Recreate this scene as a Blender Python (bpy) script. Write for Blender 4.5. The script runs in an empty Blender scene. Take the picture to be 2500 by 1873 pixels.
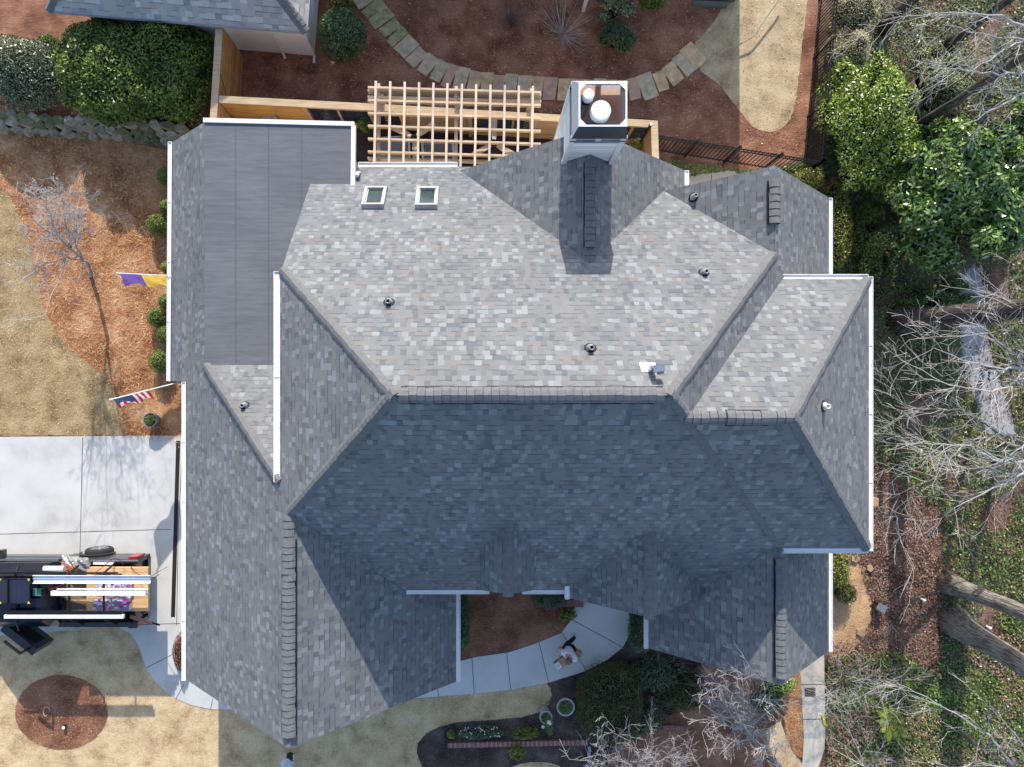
import bpy, bmesh, math, random
import numpy as np
from mathutils import Vector, Matrix

# ------------------------------------------------------------------ camera, light, exposure
H = 22.6            # camera height above the ground
F = 1736.0          # focal length in photo pixels (2500 px wide)
NX, NY = 1170.0, 965.0   # where the plumb line under the camera meets the photo
S = bpy.context.scene
cam_d = bpy.data.cameras.new("camera"); cam = bpy.data.objects.new("camera", cam_d)
S.collection.objects.link(cam); S.camera = cam
cam.location = (0, 0, H)
cam_d.sensor_width = 36; cam_d.lens = F/2500*36
cam_d.shift_x = (1250-NX)/2500; cam_d.shift_y = (NY-936.5)/2500
cam_d.clip_end = 2000

SUN_EL = math.atan(0.567)
wd = bpy.data.worlds.new("World"); S.world = wd; wd.use_nodes = True
wn = wd.node_tree
sky = wn.nodes.new("ShaderNodeTexSky"); sky.sky_type = 'NISHITA'; sky.sun_disc = False
sky.sun_elevation = SUN_EL; sky.sun_rotation = math.radians(1.0)
sky.altitude = 300; sky.air_density = 1.0; sky.dust_density = 1.4; sky.ozone_density = 1.3
bg = wn.nodes["Background"]; bg.inputs[1].default_value = 0.13
wn.links.new(sky.outputs[0], bg.inputs[0])
sd = bpy.data.lights.new("sun", 'SUN'); sun = bpy.data.objects.new("sun", sd); S.collection.objects.link(sun)
sd.energy = 2.65; sd.angle = math.radians(0.5); sd.color = (1.0, 0.93, 0.84)
sun.rotation_euler = Vector((-0.02, -1, -0.567)).to_track_quat('-Z', 'Y').to_euler()
sun.location = (0, 30, 30)
S.view_settings.view_transform = 'Standard'; S.view_settings.look = 'None'
S.view_settings.exposure = 1.02; S.view_settings.gamma = 1.0
S.view_settings.use_curve_mapping = False
try:
    S.cycles.max_bounces = 6; S.cycles.diffuse_bounces = 5; S.cycles.glossy_bounces = 2
except Exception: pass

COL = S.collection
def at(px, py, z=0.0):
    D = H-z
    return Vector(((px-NX)/F*D, (NY-py)/F*D, z))

# ------------------------------------------------------------------ objects
def tag(o, label=None, cat=None, group=None, kind=None):
    if label: o['label'] = label
    if cat: o['category'] = cat
    if group: o['group'] = group
    if kind: o['kind'] = kind
    return o
def empty(name, loc, label, cat, group=None):
    o = bpy.data.objects.new(name, None); COL.objects.link(o)
    o.location = loc; o.empty_display_size = .2
    return tag(o, label, cat, group)
def link(name, me, mats, parent=None, smooth=False):
    o = bpy.data.objects.new(name, me); COL.objects.link(o)
    for m in (mats if isinstance(mats, (list, tuple)) else [mats]): me.materials.append(m)
    if smooth: me.polygons.foreach_set('use_smooth', [True]*len(me.polygons))
    if parent is not None:
        o.parent = parent
        # geometry is written in world coordinates: cancel the parents' offsets
        off = Vector((0, 0, 0)); p = parent
        while p is not None:
            off += p.location; p = p.parent
        o.location = -off
    return o

class MB:
    def __init__(s): s.v = []; s.f = []; s.m = []; s.uv = []
    def face(s, pts, mi=0, uv=None):
        b = len(s.v); s.v += [tuple(p) for p in pts]; s.f.append(tuple(range(b, b+len(pts)))); s.m.append(mi)
        s.uv.append(uv if uv else [(0, 0)]*len(pts))
        return s
    def hexa(s, a, mi=0):
        # a: 8 corner points, 0-3 bottom ring ccw, 4-7 top ring
        b = len(s.v); s.v += [tuple(p) for p in a]
        for q in ((3,2,1,0),(4,5,6,7),(0,1,5,4),(1,2,6,5),(2,3,7,6),(3,0,4,7)):
            s.f.append(tuple(b+i for i in q)); s.m.append(mi); s.uv.append([(0, 0)]*4)
        return s
    def box(s, c, d, mi=0, rz=0.0, M=None):
        x, y, z = d[0]/2, d[1]/2, d[2]/2
        pts = [Vector(p) for p in ((-x,-y,-z),(x,-y,-z),(x,y,-z),(-x,y,-z),(-x,-y,z),(x,-y,z),(x,y,z),(-x,y,z))]
        R = M if M is not None else Matrix.Rotation(rz, 3, 'Z')
        return s.hexa([R @ p + Vector(c) for p in pts], mi)
    def bar(s, p0, p1, w, h, mi=0, up=(0,0,1)):
        p0 = Vector(p0); p1 = Vector(p1); d = (p1-p0)
        L = d.length
        if L < 1e-6: return s
        d /= L; u = Vector(up)
        if abs(d.dot(u)) > .98: u = Vector((0, 1, 0))
        side = d.cross(u).normalized(); u2 = side.cross(d).normalized()
        a = []
        for P in (p0, p1):
            for (i, j) in ((-1,-1),(1,-1),(1,1),(-1,1)): a.append(P+side*(i*w/2)+u2*(j*h/2))
        b = len(s.v); s.v += [tuple(p) for p in a]
        for q in ((0,1,2,3),(7,6,5,4),(0,4,5,1),(1,5,6,2),(2,6,7,3),(3,7,4,0)):
            s.f.append(tuple(b+i for i in q)); s.m.append(mi); s.uv.append([(0, 0)]*4)
        return s
    def tube(s, pts, rs, n=8, mi=0, cap=True):
        pts = [Vector(p) for p in pts]
        if not isinstance(rs, (list, tuple)): rs = [rs]*len(pts)
        b = len(s.v)
        for i, p in enumerate(pts):
            d = (pts[min(i+1, len(pts)-1)]-pts[max(i-1, 0)])
            if d.length < 1e-9: d = Vector((0, 0, 1))
            d.normalize()
            u = Vector((0, 0, 1)) if abs(d.z) < .9 else Vector((1, 0, 0))
            a = d.cross(u).normalized(); c = d.cross(a).normalized()
            for k in range(n):
                t = 2*math.pi*k/n
                s.v.append(tuple(p+(a*math.cos(t)+c*math.sin(t))*rs[i]))
        for i in range(len(pts)-1):
            for k in range(n):
                s.f.append((b+i*n+k, b+i*n+(k+1) % n, b+(i+1)*n+(k+1) % n, b+(i+1)*n+k)); s.m.append(mi); s.uv.append([(0, 0)]*4)
        if cap:
            s.f.append(tuple(b+k for k in range(n))[::-1]); s.m.append(mi); s.uv.append([(0, 0)]*n)
            e = b+(len(pts)-1)*n
            s.f.append(tuple(e+k for k in range(n))); s.m.append(mi); s.uv.append([(0, 0)]*n)
        return s
    def lathe(s, c, prof, n=20, mi=0):
        # prof: list of (r, z)
        b = len(s.v); c = Vector(c)
        for r, z in prof:
            for k in range(n):
                t = 2*math.pi*k/n; s.v.append((c.x+r*math.cos(t), c.y+r*math.sin(t), c.z+z))
        for i in range(len(prof)-1):
            for k in range(n):
                s.f.append((b+i*n+k, b+i*n+(k+1) % n, b+(i+1)*n+(k+1) % n, b+(i+1)*n+k)); s.m.append(mi); s.uv.append([(0, 0)]*4)
        return s
    def prism(s, poly, z0, z1, mi=0, top_mi=None):
        # poly: list of (x,y) ; vertical prism
        b = [Vector((p[0], p[1], z0)) for p in poly]; t = [Vector((p[0], p[1], z1)) for p in poly]
        ar = sum(poly[i][0]*poly[(i+1) % len(poly)][1]-poly[(i+1) % len(poly)][0]*poly[i][1] for i in range(len(poly)))
        if ar < 0: b.reverse(); t.reverse()
        n = len(poly); i0 = len(s.v); s.v += [tuple(p) for p in b+t]
        s.f.append(tuple(range(i0+n-1, i0-1, -1))); s.m.append(mi); s.uv.append([(0, 0)]*n)
        s.f.append(tuple(range(i0+n, i0+2*n))); s.m.append(mi if top_mi is None else top_mi); s.uv.append([(0, 0)]*n)
        for i in range(n):
            j = (i+1) % n
            s.f.append((i0+i, i0+j, i0+n+j, i0+n+i)); s.m.append(mi); s.uv.append([(0, 0)]*4)
        return s
    def build(s, name, mats, parent=None, smooth=False):
        me = bpy.data.meshes.new(name); me.from_pydata(s.v, [], s.f)
        me.polygons.foreach_set('material_index', s.m)
        if any(any(c != (0, 0) for c in u) for u in s.uv[:400]):
            l = me.uv_layers.new(name="UVMap"); flat = [c for u in s.uv for xy in u for c in xy]
            l.data.foreach_set('uv', flat)
        me.update()
        return link(name, me, mats, parent, smooth)

def quads_mesh(name, V, mats, parent=None):
    """V: (N,4,3) array of quads"""
    N = V.shape[0]; me = bpy.data.meshes.new(name)
    me.vertices.add(N*4); me.vertices.foreach_set('co', V.reshape(-1).astype(np.float32))
    me.loops.add(N*4); me.loops.foreach_set('vertex_index', np.arange(N*4, dtype=np.int32))
    me.polygons.add(N); me.polygons.foreach_set('loop_start', np.arange(0, N*4, 4, dtype=np.int32))
    try: me.polygons.foreach_set('loop_total', np.full(N, 4, dtype=np.int32))
    except Exception: pass
    me.update(calc_edges=True)
    return link(name, me, mats, parent)

# ------------------------------------------------------------------ materials
MATS = {}
def nt(name):
    m = bpy.data.materials.new(name); m.use_nodes = True
    t = m.node_tree; b = t.nodes["Principled BSDF"]; return m, t, b
def N(t, typ, **kw):
    n = t.nodes.new(typ)
    for k, v in kw.items(): setattr(n, k, v)
    return n
def plain(name, col, rough=.6, metal=0.0, var=.12, scale=6.0, bump=0.0, bscale=60.0, spec=.4, col2=None):
    m, t, b = nt(name); L = t.links.new
    tc = N(t, 'ShaderNodeNewGeometry')
    nz = N(t, 'ShaderNodeTexNoise'); nz.inputs['Scale'].default_value = scale; nz.inputs['Detail'].default_value = 6; nz.inputs['Roughness'].default_value = .65
    L(tc.outputs['Position'], nz.inputs['Vector'])
    cr = N(t, 'ShaderNodeValToRGB'); c2 = col2 if col2 else tuple(c*(1-var*2) for c in col)
    cr.color_ramp.elements[0].position = .32; cr.color_ramp.elements[1].position = .68
    cr.color_ramp.elements[0].color = (*c2, 1); cr.color_ramp.elements[1].color = (*[min(1, c*(1+var*.5)) for c in col], 1)
    L(nz.outputs['Fac'], cr.inputs[0]); L(cr.outputs[0], b.inputs['Base Color'])
    b.inputs['Roughness'].default_value = rough; b.inputs['Metallic'].default_value = metal
    b.inputs['Specular IOR Level'].default_value = spec
    if bump > 0:
        n2 = N(t, 'ShaderNodeTexNoise'); n2.inputs['Scale'].default_value = bscale; n2.inputs['Detail'].default_value = 4
        L(tc.outputs['Position'], n2.inputs['Vector'])
        bp = N(t, 'ShaderNodeBump'); bp.inputs['Strength'].default_value = .9; bp.inputs['Distance'].default_value = bump
        L(n2.outputs['Fac'], bp.inputs['Height']); L(bp.outputs[0], b.inputs['Normal'])
    MATS[name] = m; return m
def ramp(t, stops, interp='LINEAR'):
    cr = N(t, 'ShaderNodeValToRGB'); cr.color_ramp.interpolation = interp
    el = cr.color_ramp.elements
    while len(el) < len(stops): el.new(.5)
    for e, (p, c) in zip(el, stops): e.position = p; e.color = (*c, 1)
    return cr
def math_n(t, op, a=None, b=None, c=None):
    n = N(t, 'ShaderNodeMath', operation=op)
    for i, x in enumerate((a, b, c)):
        if x is None: continue
        if isinstance(x, (int, float)): n.inputs[i].default_value = x
        else: t.links.new(x, n.inputs[i])
    return n.outputs[0]

def shingle_mat(name, expo=.143, tab=.118, tint=(1, 1, 1), base=1.0):
    m, t, b = nt(name); L = t.links.new
    uv = N(t, 'ShaderNodeUVMap'); uv.uv_map = "UVMap"
    sx = N(t, 'ShaderNodeSeparateXYZ'); L(uv.outputs[0], sx.inputs[0])
    # slight waviness of the courses
    wob = N(t, 'ShaderNodeTexNoise'); wob.inputs['Scale'].default_value = 1.3; L(uv.outputs[0], wob.inputs['Vector'])
    v = math_n(t, 'ADD', math_n(t, 'DIVIDE', sx.outputs[1], expo), math_n(t, 'MULTIPLY', wob.outputs['Fac'], .22))
    row = math_n(t, 'FLOOR', v); fr = math_n(t, 'FRACT', v)
    wn_ = N(t, 'ShaderNodeTexWhiteNoise', noise_dimensions='1D'); L(row, wn_.inputs['W'])
    sq = math_n(t, 'MULTIPLY', sx.outputs[0], 1/tab)
    u = math_n(t, 'ADD', sq, math_n(t, 'MULTIPLY', wn_.outputs['Value'], 913.0))
    vo = N(t, 'ShaderNodeTexVoronoi', voronoi_dimensions='1D', feature='F1'); vo.inputs['Scale'].default_value = 1.0; vo.inputs['Randomness'].default_value = .85
    L(u, vo.inputs['W'])
    cs = N(t, 'ShaderNodeSeparateColor'); L(vo.outputs['Color'], cs.inputs[0])
    k = base
    def c(r, g, bb): return (r*tint[0]*k, g*tint[1]*k, bb*tint[2]*k)
    cr = ramp(t, [(0, c(.135,.141,.148)), (.08, c(.160,.163,.167)), (.22, c(.178,.178,.176)), (.42, c(.200,.196,.189)), (.64, c(.188,.190,.190)), (.82, c(.235,.243,.242)), (.93, c(.262,.272,.271)), (.96, c(.205,.188,.174))], 'CONSTANT')
    L(cs.outputs[0], cr.inputs[0])
    # granules + broad weathering
    g1 = N(t, 'ShaderNodeTexNoise'); g1.inputs['Scale'].default_value = 85; g1.inputs['Detail'].default_value = 3; L(uv.outputs[0], g1.inputs['Vector'])
    g2 = N(t, 'ShaderNodeTexNoise'); g2.inputs['Scale'].default_value = .7; g2.inputs['Detail'].default_value = 5; L(uv.outputs[0], g2.inputs['Vector'])
    gm = math_n(t, 'ADD', math_n(t, 'MULTIPLY', g1.outputs['Fac'], .35), math_n(t, 'MULTIPLY', g2.outputs['Fac'], .42))
    gm = math_n(t, 'ADD', gm, .62)
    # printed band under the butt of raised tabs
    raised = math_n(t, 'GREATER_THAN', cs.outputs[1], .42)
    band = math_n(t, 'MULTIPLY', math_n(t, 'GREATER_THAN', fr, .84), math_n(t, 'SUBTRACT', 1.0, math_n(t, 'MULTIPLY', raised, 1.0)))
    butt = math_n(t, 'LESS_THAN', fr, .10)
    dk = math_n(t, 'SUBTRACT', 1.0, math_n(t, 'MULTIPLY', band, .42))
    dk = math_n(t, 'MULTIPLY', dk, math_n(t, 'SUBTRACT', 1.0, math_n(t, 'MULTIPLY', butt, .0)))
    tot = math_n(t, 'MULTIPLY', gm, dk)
    mx = N(t, 'ShaderNodeVectorMath', operation='SCALE'); L(cr.outputs[0], mx.inputs[0]); L(tot, mx.inputs['Scale'])
    L(mx.outputs[0], b.inputs['Base Color'])
    b.inputs['Roughness'].default_value = .93; b.inputs['Specular IOR Level'].default_value = .25
    hgt = math_n(t, 'ADD', math_n(t, 'MULTIPLY', math_n(t, 'SUBTRACT', 1.0, fr), .6), math_n(t, 'MULTIPLY', raised, .5))
    hgt = math_n(t, 'ADD', hgt, math_n(t, 'MULTIPLY', g1.outputs['Fac'], .35))
    bp = N(t, 'ShaderNodeBump'); bp.inputs['Strength'].default_value = .45; bp.inputs['Distance'].default_value = .006
    L(hgt, bp.inputs['Height']); L(bp.outputs[0], b.inputs['Normal'])
    MATS[name] = m; return m

LEAF_GAIN = (1.85, 1.65, 1.45)
def leaf_mat(name, cols, rough=.42, spec=.5, pos_noise=.0):
    m, t, b = nt(name); L = t.links.new
    g = N(t, 'ShaderNodeNewGeometry')
    nz = N(t, 'ShaderNodeTexNoise'); nz.inputs['Scale'].default_value = 2.2; nz.inputs['Detail'].default_value = 3
    L(g.outputs['Position'], nz.inputs['Vector'])
    r = math_n(t, 'ADD', math_n(t, 'MULTIPLY', g.outputs['Random Per Island'], .7), math_n(t, 'MULTIPLY', math_n(t, 'SUBTRACT', nz.outputs['Fac'], .35), .9))
    cols = [tuple(min(.8, x*g_) for x, g_ in zip(c, LEAF_GAIN)) for c in cols]
    cr = ramp(t, [(i/(len(cols)-1), c) for i, c in enumerate(cols)])
    L(r, cr.inputs[0]); L(cr.outputs[0], b.inputs['Base Color'])
    b.inputs['Roughness'].default_value = rough; b.inputs['Specular IOR Level'].default_value = spec
    MATS[name] = m; return m

def straw_mat(name, c0, c1, c2, sc=1.0):
    m, t, b = nt(name); L = t.links.new
    g = N(t, 'ShaderNodeNewGeometry')
    outs = []
    base = N(t, 'ShaderNodeTexNoise'); base.inputs['Scale'].default_value = 1.1; base.inputs['Detail'].default_value = 5
    L(g.outputs['Position'], base.inputs['Vector'])
    for i, a in enumerate((0.35, 1.7, 2.6)):
        mp = N(t, 'ShaderNodeMapping'); mp.inputs['Rotation'].default_value = (0, 0, a); mp.inputs['Scale'].default_value = (5*sc, 75*sc, 1)
        mp.inputs['Location'].default_value = (i*3.7, i*9.1, 0)
        ws = N(t, 'ShaderNodeTexNoise'); ws.inputs['Scale'].default_value = 1.0; ws.inputs['Detail'].default_value = 3; ws.inputs['Distortion'].default_value = 1.2
        L(g.outputs['Position'], mp.inputs[0]); L(mp.outputs[0], ws.inputs['Vector']); outs.append(ws.outputs['Fac'])
    mxv = math_n(t, 'MAXIMUM', outs[0], math_n(t, 'MAXIMUM', outs[1], outs[2]))
    v = math_n(t, 'ADD', math_n(t, 'MULTIPLY', mxv, 1.0), math_n(t, 'MULTIPLY', math_n(t, 'SUBTRACT', base.outputs['Fac'], .5), .9))
    cr = ramp(t, [(.42, c0), (.60, c1), (.82, c2)])
    L(v, cr.inputs[0]); L(cr.outputs[0], b.inputs['Base Color']); b.inputs['Roughness'].default_value = .9
    b.inputs['Specular IOR Level'].default_value = .15
    bp = N(t, 'ShaderNodeBump'); bp.inputs['Strength'].default_value = .9; bp.inputs['Distance'].default_value = .04
    L(mxv, bp.inputs['Height']); L(bp.outputs[0], b.inputs['Normal'])
    MATS[name] = m; return m

def lawn_mat(name, c0, c1, c2, g0=.0):
    m, t, b = nt(name); L = t.links.new
    g = N(t, 'ShaderNodeNewGeometry')
    a = N(t, 'ShaderNodeTexNoise'); a.inputs['Scale'].default_value = 1.6; a.inputs['Detail'].default_value = 7; a.inputs['Roughness'].default_value = .62
    c = N(t, 'ShaderNodeTexNoise'); c.inputs['Scale'].default_value = 17; c.inputs['Detail'].default_value = 6; c.inputs['Roughness'].default_value = .75; c.inputs['Distortion'].default_value = .6
    L(g.outputs['Position'], a.inputs['Vector']); L(g.outputs['Position'], c.inputs['Vector'])
    v = math_n(t, 'ADD', math_n(t, 'MULTIPLY', a.outputs['Fac'], .62), math_n(t, 'MULTIPLY', c.outputs['Fac'], .44))
    cr = ramp(t, [(.40, c0), (.52, c1), (.66, c2)])
    L(v, cr.inputs[0]); L(cr.outputs[0], b.inputs['Base Color']); b.inputs['Roughness'].default_value = .92; b.inputs['Specular IOR Level'].default_value = .1
    bp = N(t, 'ShaderNodeBump'); bp.inputs['Strength'].default_value = .8; bp.inputs['Distance'].default_value = .035
    L(c.outputs['Fac'], bp.inputs['Height']); L(bp.outputs[0], b.inputs['Normal'])
    MATS[name] = m; return m

def concrete_mat(name, col, stain=.12):
    m, t, b = nt(name); L = t.links.new
    g = N(t, 'ShaderNodeNewGeometry')
    a = N(t, 'ShaderNodeTexNoise'); a.inputs['Scale'].default_value = .9; a.inputs['Detail'].default_value = 8; a.inputs['Roughness'].default_value = .6
    c = N(t, 'ShaderNodeTexNoise'); c.inputs['Scale'].default_value = 40; c.inputs['Detail'].default_value = 4
    L(g.outputs['Position'], a.inputs['Vector']); L(g.outputs['Position'], c.inputs['Vector'])
    v = math_n(t, 'ADD', math_n(t, 'MULTIPLY', a.outputs['Fac'], .75), math_n(t, 'MULTIPLY', c.outputs['Fac'], .25))
    cr = ramp(t, [(.30, tuple(x*(1-2.2*stain) for x in col)), (.48, tuple(x*(1-stain*.4) for x in col)), (.68, tuple(min(1, x*(1+stain*.5)) for x in col))])
    L(v, cr.inputs[0]); L(cr.outputs[0], b.inputs['Base Color']); b.inputs['Roughness'].default_value = .85; b.inputs['Specular IOR Level'].default_value = .25
    bp = N(t, 'ShaderNodeBump'); bp.inputs['Strength'].default_value = .4; bp.inputs['Distance'].default_value = .004
    L(c.outputs['Fac'], bp.inputs['Height']); L(bp.outputs[0], b.inputs['Normal'])
    MATS[name] = m; return m

def wood_mat(name, c0, c1, axis=0, boards=None, seam=(.05,.025,.012), dirv=None):
    """streaky wood; boards=(dx,dy,dz,period) draws board seams across that direction"""
    m, t, b = nt(name); L = t.links.new
    g = N(t, 'ShaderNodeNewGeometry')
    mp = N(t, 'ShaderNodeMapping'); sc = [22, 22, 22]; sc[axis] = 1.6; mp.inputs['Scale'].default_value = sc
    L(g.outputs['Position'], mp.inputs[0])
    a = N(t, 'ShaderNodeTexNoise'); a.inputs['Scale'].default_value = 1; a.inputs['Detail'].default_value = 5; L(mp.outputs[0], a.inputs['Vector'])
    a2 = N(t, 'ShaderNodeTexNoise'); a2.inputs['Scale'].default_value = 1.7; a2.inputs['Detail'].default_value = 3; L(g.outputs['Position'], a2.inputs['Vector'])
    v = math_n(t, 'ADD', math_n(t, 'MULTIPLY', a.outputs['Fac'], .6), math_n(t, 'MULTIPLY', a2.outputs['Fac'], .4))
    cr = ramp(t, [(.36, c0), (.64, c1)]); L(v, cr.inputs[0]); out = cr.outputs[0]
    if boards:
        dv = N(t, 'ShaderNodeVectorMath', operation='DOT_PRODUCT'); L(g.outputs['Position'], dv.inputs[0]); dv.inputs[1].default_value = boards[:3]
        q = math_n(t, 'DIVIDE', dv.outputs['Value'], boards[3]); fr = math_n(t, 'FRACT', q); fl = math_n(t, 'FLOOR', q)
        wn_ = N(t, 'ShaderNodeTexWhiteNoise', noise_dimensions='1D'); L(fl, wn_.inputs['W'])
        sc_ = N(t, 'ShaderNodeVectorMath', operation='SCALE'); L(out, sc_.inputs[0]); L(math_n(t, 'ADD', math_n(t, 'MULTIPLY', wn_.outputs['Value'], .35), .8), sc_.inputs['Scale'])
        mx = N(t, 'ShaderNodeMix', data_type='RGBA'); L(math_n(t, 'LESS_THAN', fr, .07), mx.inputs[0]); L(sc_.outputs[0], mx.inputs[6]); mx.inputs[7].default_value = (*seam, 1)
        out = mx.outputs[2]
    oi = N(t, 'ShaderNodeObjectInfo'); hs = N(t, 'ShaderNodeHueSaturation'); hs.inputs['Hue'].default_value = .5
    L(math_n(t, 'ADD', math_n(t, 'MULTIPLY', oi.outputs['Random'], .45), .62), hs.inputs['Saturation']); L(math_n(t, 'ADD', math_n(t, 'MULTIPLY', oi.outputs['Random'], .30), .84), hs.inputs['Value']); L(out, hs.inputs['Color'])
    L(hs.outputs[0], b.inputs['Base Color']); b.inputs['Roughness'].default_value = .75; b.inputs['Specular IOR Level'].default_value = .25
    MATS[name] = m; return m

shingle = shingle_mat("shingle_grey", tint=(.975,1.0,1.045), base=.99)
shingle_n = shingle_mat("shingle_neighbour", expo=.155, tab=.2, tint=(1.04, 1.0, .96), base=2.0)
cap_m = plain("cap_shingle", (.186,.187,.191), .92, var=.12, scale=9, bump=.006, bscale=120, spec=.2)
cap_dark = plain("ridge_vent_black", (.02,.021,.024), .6, var=.1)
white = plain("white_trim", (.88,.87,.86), .45, var=.03, scale=3)
wall_w = plain("white_brick_wall", (.70,.68,.65), .8, var=.05, scale=5, bump=.006, bscale=14)
wall_nb = plain("painted_wall", (.90,.90,.87), .8, var=.04, scale=2)
siding = wood_mat("white_siding", (.86,.86,.85), (.92,.92,.91), 0, boards=(0,0,1,.14), seam=(.45,.47,.50))
def felt_mat():
    m, t, b = nt("flat_roof_felt"); L = t.links.new; g = N(t, 'ShaderNodeNewGeometry')
    def nz(scale, stretch, det=4):
        mp = N(t, 'ShaderNodeMapping'); mp.inputs['Scale'].default_value = stretch; n = N(t, 'ShaderNodeTexNoise'); n.inputs['Scale'].default_value = scale; n.inputs['Detail'].default_value = det
        L(g.outputs['Position'], mp.inputs[0]); L(mp.outputs[0], n.inputs['Vector']); return n.outputs['Fac']
    a = nz(1.0, (.9, 14, 1)); c = nz(55, (1, 1, 1)); e = nz(.8, (1, 1, 1), 6); w = nz(1.4, (1.0, 2.6, 1), 2)
    v = math_n(t, 'ADD', math_n(t, 'MULTIPLY', a, .34), math_n(t, 'ADD', math_n(t, 'MULTIPLY', c, .36), math_n(t, 'MULTIPLY', e, .30)))
    cr = ramp(t, [(.36, (.118,.124,.138)), (.50, (.150,.155,.168)), (.64, (.185,.19,.202))]); L(v, cr.inputs[0]); L(cr.outputs[0], b.inputs['Base Color'])
    b.inputs['Roughness'].default_value = .85; b.inputs['Specular IOR Level'].default_value = .25
    bp = N(t, 'ShaderNodeBump'); bp.inputs['Strength'].default_value = .7; bp.inputs['Distance'].default_value = .02
    L(math_n(t, 'ADD', math_n(t, 'MULTIPLY', c, .12), math_n(t, 'MULTIPLY', w, 1.2)), bp.inputs['Height']); L(bp.outputs[0], b.inputs['Normal'])
    MATS["flat_roof_felt"] = m; return m
felt = felt_mat()
metal_g = plain("galvanised", (.45,.47,.50), .38, metal=.7, var=.15, scale=8)
metal_w = plain("white_metal", (.82,.83,.84), .35, var=.04)
black = plain("black_rubber", (.012,.012,.014), .6, var=.2)
blackg = plain("black_gloss", (.010,.011,.014), .16, var=.1, spec=.6)
dark_metal = plain("black_iron", (.012,.012,.013), .4, var=.2)
straw = straw_mat("pine_straw", (.25,.095,.045), (.52,.255,.130), (.76,.49,.29))
straw_d = straw_mat("old_pine_straw", (.16,.070,.045), (.34,.165,.105), (.54,.31,.20))
lawn_a = lawn_mat("dormant_lawn_olive", (.20,.135,.065), (.37,.265,.14), (.52,.39,.225))
lawn_b = lawn_mat("dormant_lawn_tan", (.36,.25,.14), (.62,.455,.265), (.80,.63,.40))
lawn_c = lawn_mat("thin_lawn", (.28,.21,.13), (.50,.39,.24), (.64,.52,.33))
mulch = straw_mat("dark_mulch", (.05,.038,.034), (.12,.092,.082), (.27,.22,.20), 1.4)
soil = straw_mat("leaf_litter", (.085,.055,.038), (.21,.135,.095), (.42,.29,.22), .8)
clay = plain("bare_clay", (.62,.38,.20), .95, var=.16, scale=3, bump=.03, bscale=18)
conc = concrete_mat("concrete", (.63,.62,.59), .13)
conc_p = concrete_mat("path_concrete", (.66,.65,.62), .10)
conc_d = concrete_mat("worn_concrete", (.60,.55,.47), .16)
conc_g = concrete_mat("grey_concrete", (.36,.36,.37), .12)
joint = plain("joint_dark", (.055,.052,.05), .9)
brick = wood_mat("brick", (.21,.085,.065), (.30,.15,.12), 1, boards=(1,0,0,.07), seam=(.16,.13,.115))
fence_w = wood_mat("cedar_boards_level", (.36,.17,.05), (.56,.30,.105), 0, boards=(0,0,1,.14))
fence_v = wood_mat("cedar_boards_upright", (.36,.17,.05), (.56,.30,.105), 2, boards=(0,1,0,.14))
fence_y = wood_mat("cedar_boards_side", (.36,.17,.05), (.58,.31,.11), 1, boards=(0,0,1,.16))
cap_w = wood_mat("cedar_cap", (.46,.30,.14), (.62,.45,.25), 0)
cap_wy = wood_mat("cedar_cap_y", (.42,.28,.14), (.58,.42,.24), 1)
perg_x = wood_mat("pergola_wood_x", (.50,.33,.19), (.72,.56,.38), 0)
perg_y = wood_mat("pergola_wood_y", (.54,.40,.27), (.76,.63,.47), 1)
deck_m = wood_mat("red_brown_deck", (.040,.020,.020), (.062,.032,.032), 0, boards=(0,1,0,.14), seam=(.008,.005,.005))
osb = wood_mat("osb_board", (.46,.27,.11), (.72,.48,.25), 0)
def bark_mat(name, c0, c1):
    m, t, b = nt(name); L = t.links.new; g = N(t, 'ShaderNodeNewGeometry'); mp = N(t, 'ShaderNodeMapping'); mp.inputs['Scale'].default_value = (1, 1, .10)
    n = N(t, 'ShaderNodeTexNoise'); n.inputs['Scale'].default_value = 26; n.inputs['Detail'].default_value = 5; n.inputs['Distortion'].default_value = .5; n2 = N(t, 'ShaderNodeTexNoise'); n2.inputs['Scale'].default_value = 2.5; n2.inputs['Detail'].default_value = 4
    L(g.outputs['Position'], mp.inputs[0]); L(mp.outputs[0], n.inputs['Vector']); L(g.outputs['Position'], n2.inputs['Vector'])
    v = math_n(t, 'ADD', math_n(t, 'MULTIPLY', n.outputs['Fac'], .7), math_n(t, 'MULTIPLY', n2.outputs['Fac'], .3))
    cr = ramp(t, [(.40, c0), (.60, c1)]); L(v, cr.inputs[0]); L(cr.outputs[0], b.inputs['Base Color']); b.inputs['Roughness'].default_value = .95; b.inputs['Specular IOR Level'].default_value = .1
    bp = N(t, 'ShaderNodeBump'); bp.inputs['Strength'].default_value = 1; bp.inputs['Distance'].default_value = .05; L(n.outputs['Fac'], bp.inputs['Height']); L(bp.outputs[0], b.inputs['Normal'])
    MATS[name] = m; return m
bark = bark_mat("dark_bark", (.05,.042,.038), (.19,.165,.145))
bark_l = bark_mat("grey_bark", (.12,.105,.09), (.36,.335,.30))
bark_g = plain("pale_bark", (.44,.42,.38), .9, var=.25, scale=8)
twig_l = plain("pale_twig", (.46,.445,.425), .8, var=.18, scale=3)
twig_p = plain("pinkish_twig", (.52,.495,.47), .8, var=.18, scale=3)
twig_d = plain("brown_twig", (.24,.19,.16), .85, var=.2, scale=3)
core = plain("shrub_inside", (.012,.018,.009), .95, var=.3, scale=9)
lf_laurel = leaf_mat("laurel_leaf", [(.018,.036,.008), (.038,.070,.013), (.075,.125,.018), (.16,.21,.035)])
lf_dark = leaf_mat("dark_holly_leaf", [(.010,.028,.014), (.020,.050,.022), (.040,.080,.030), (.12,.17,.06)], rough=.28, spec=.7)
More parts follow.
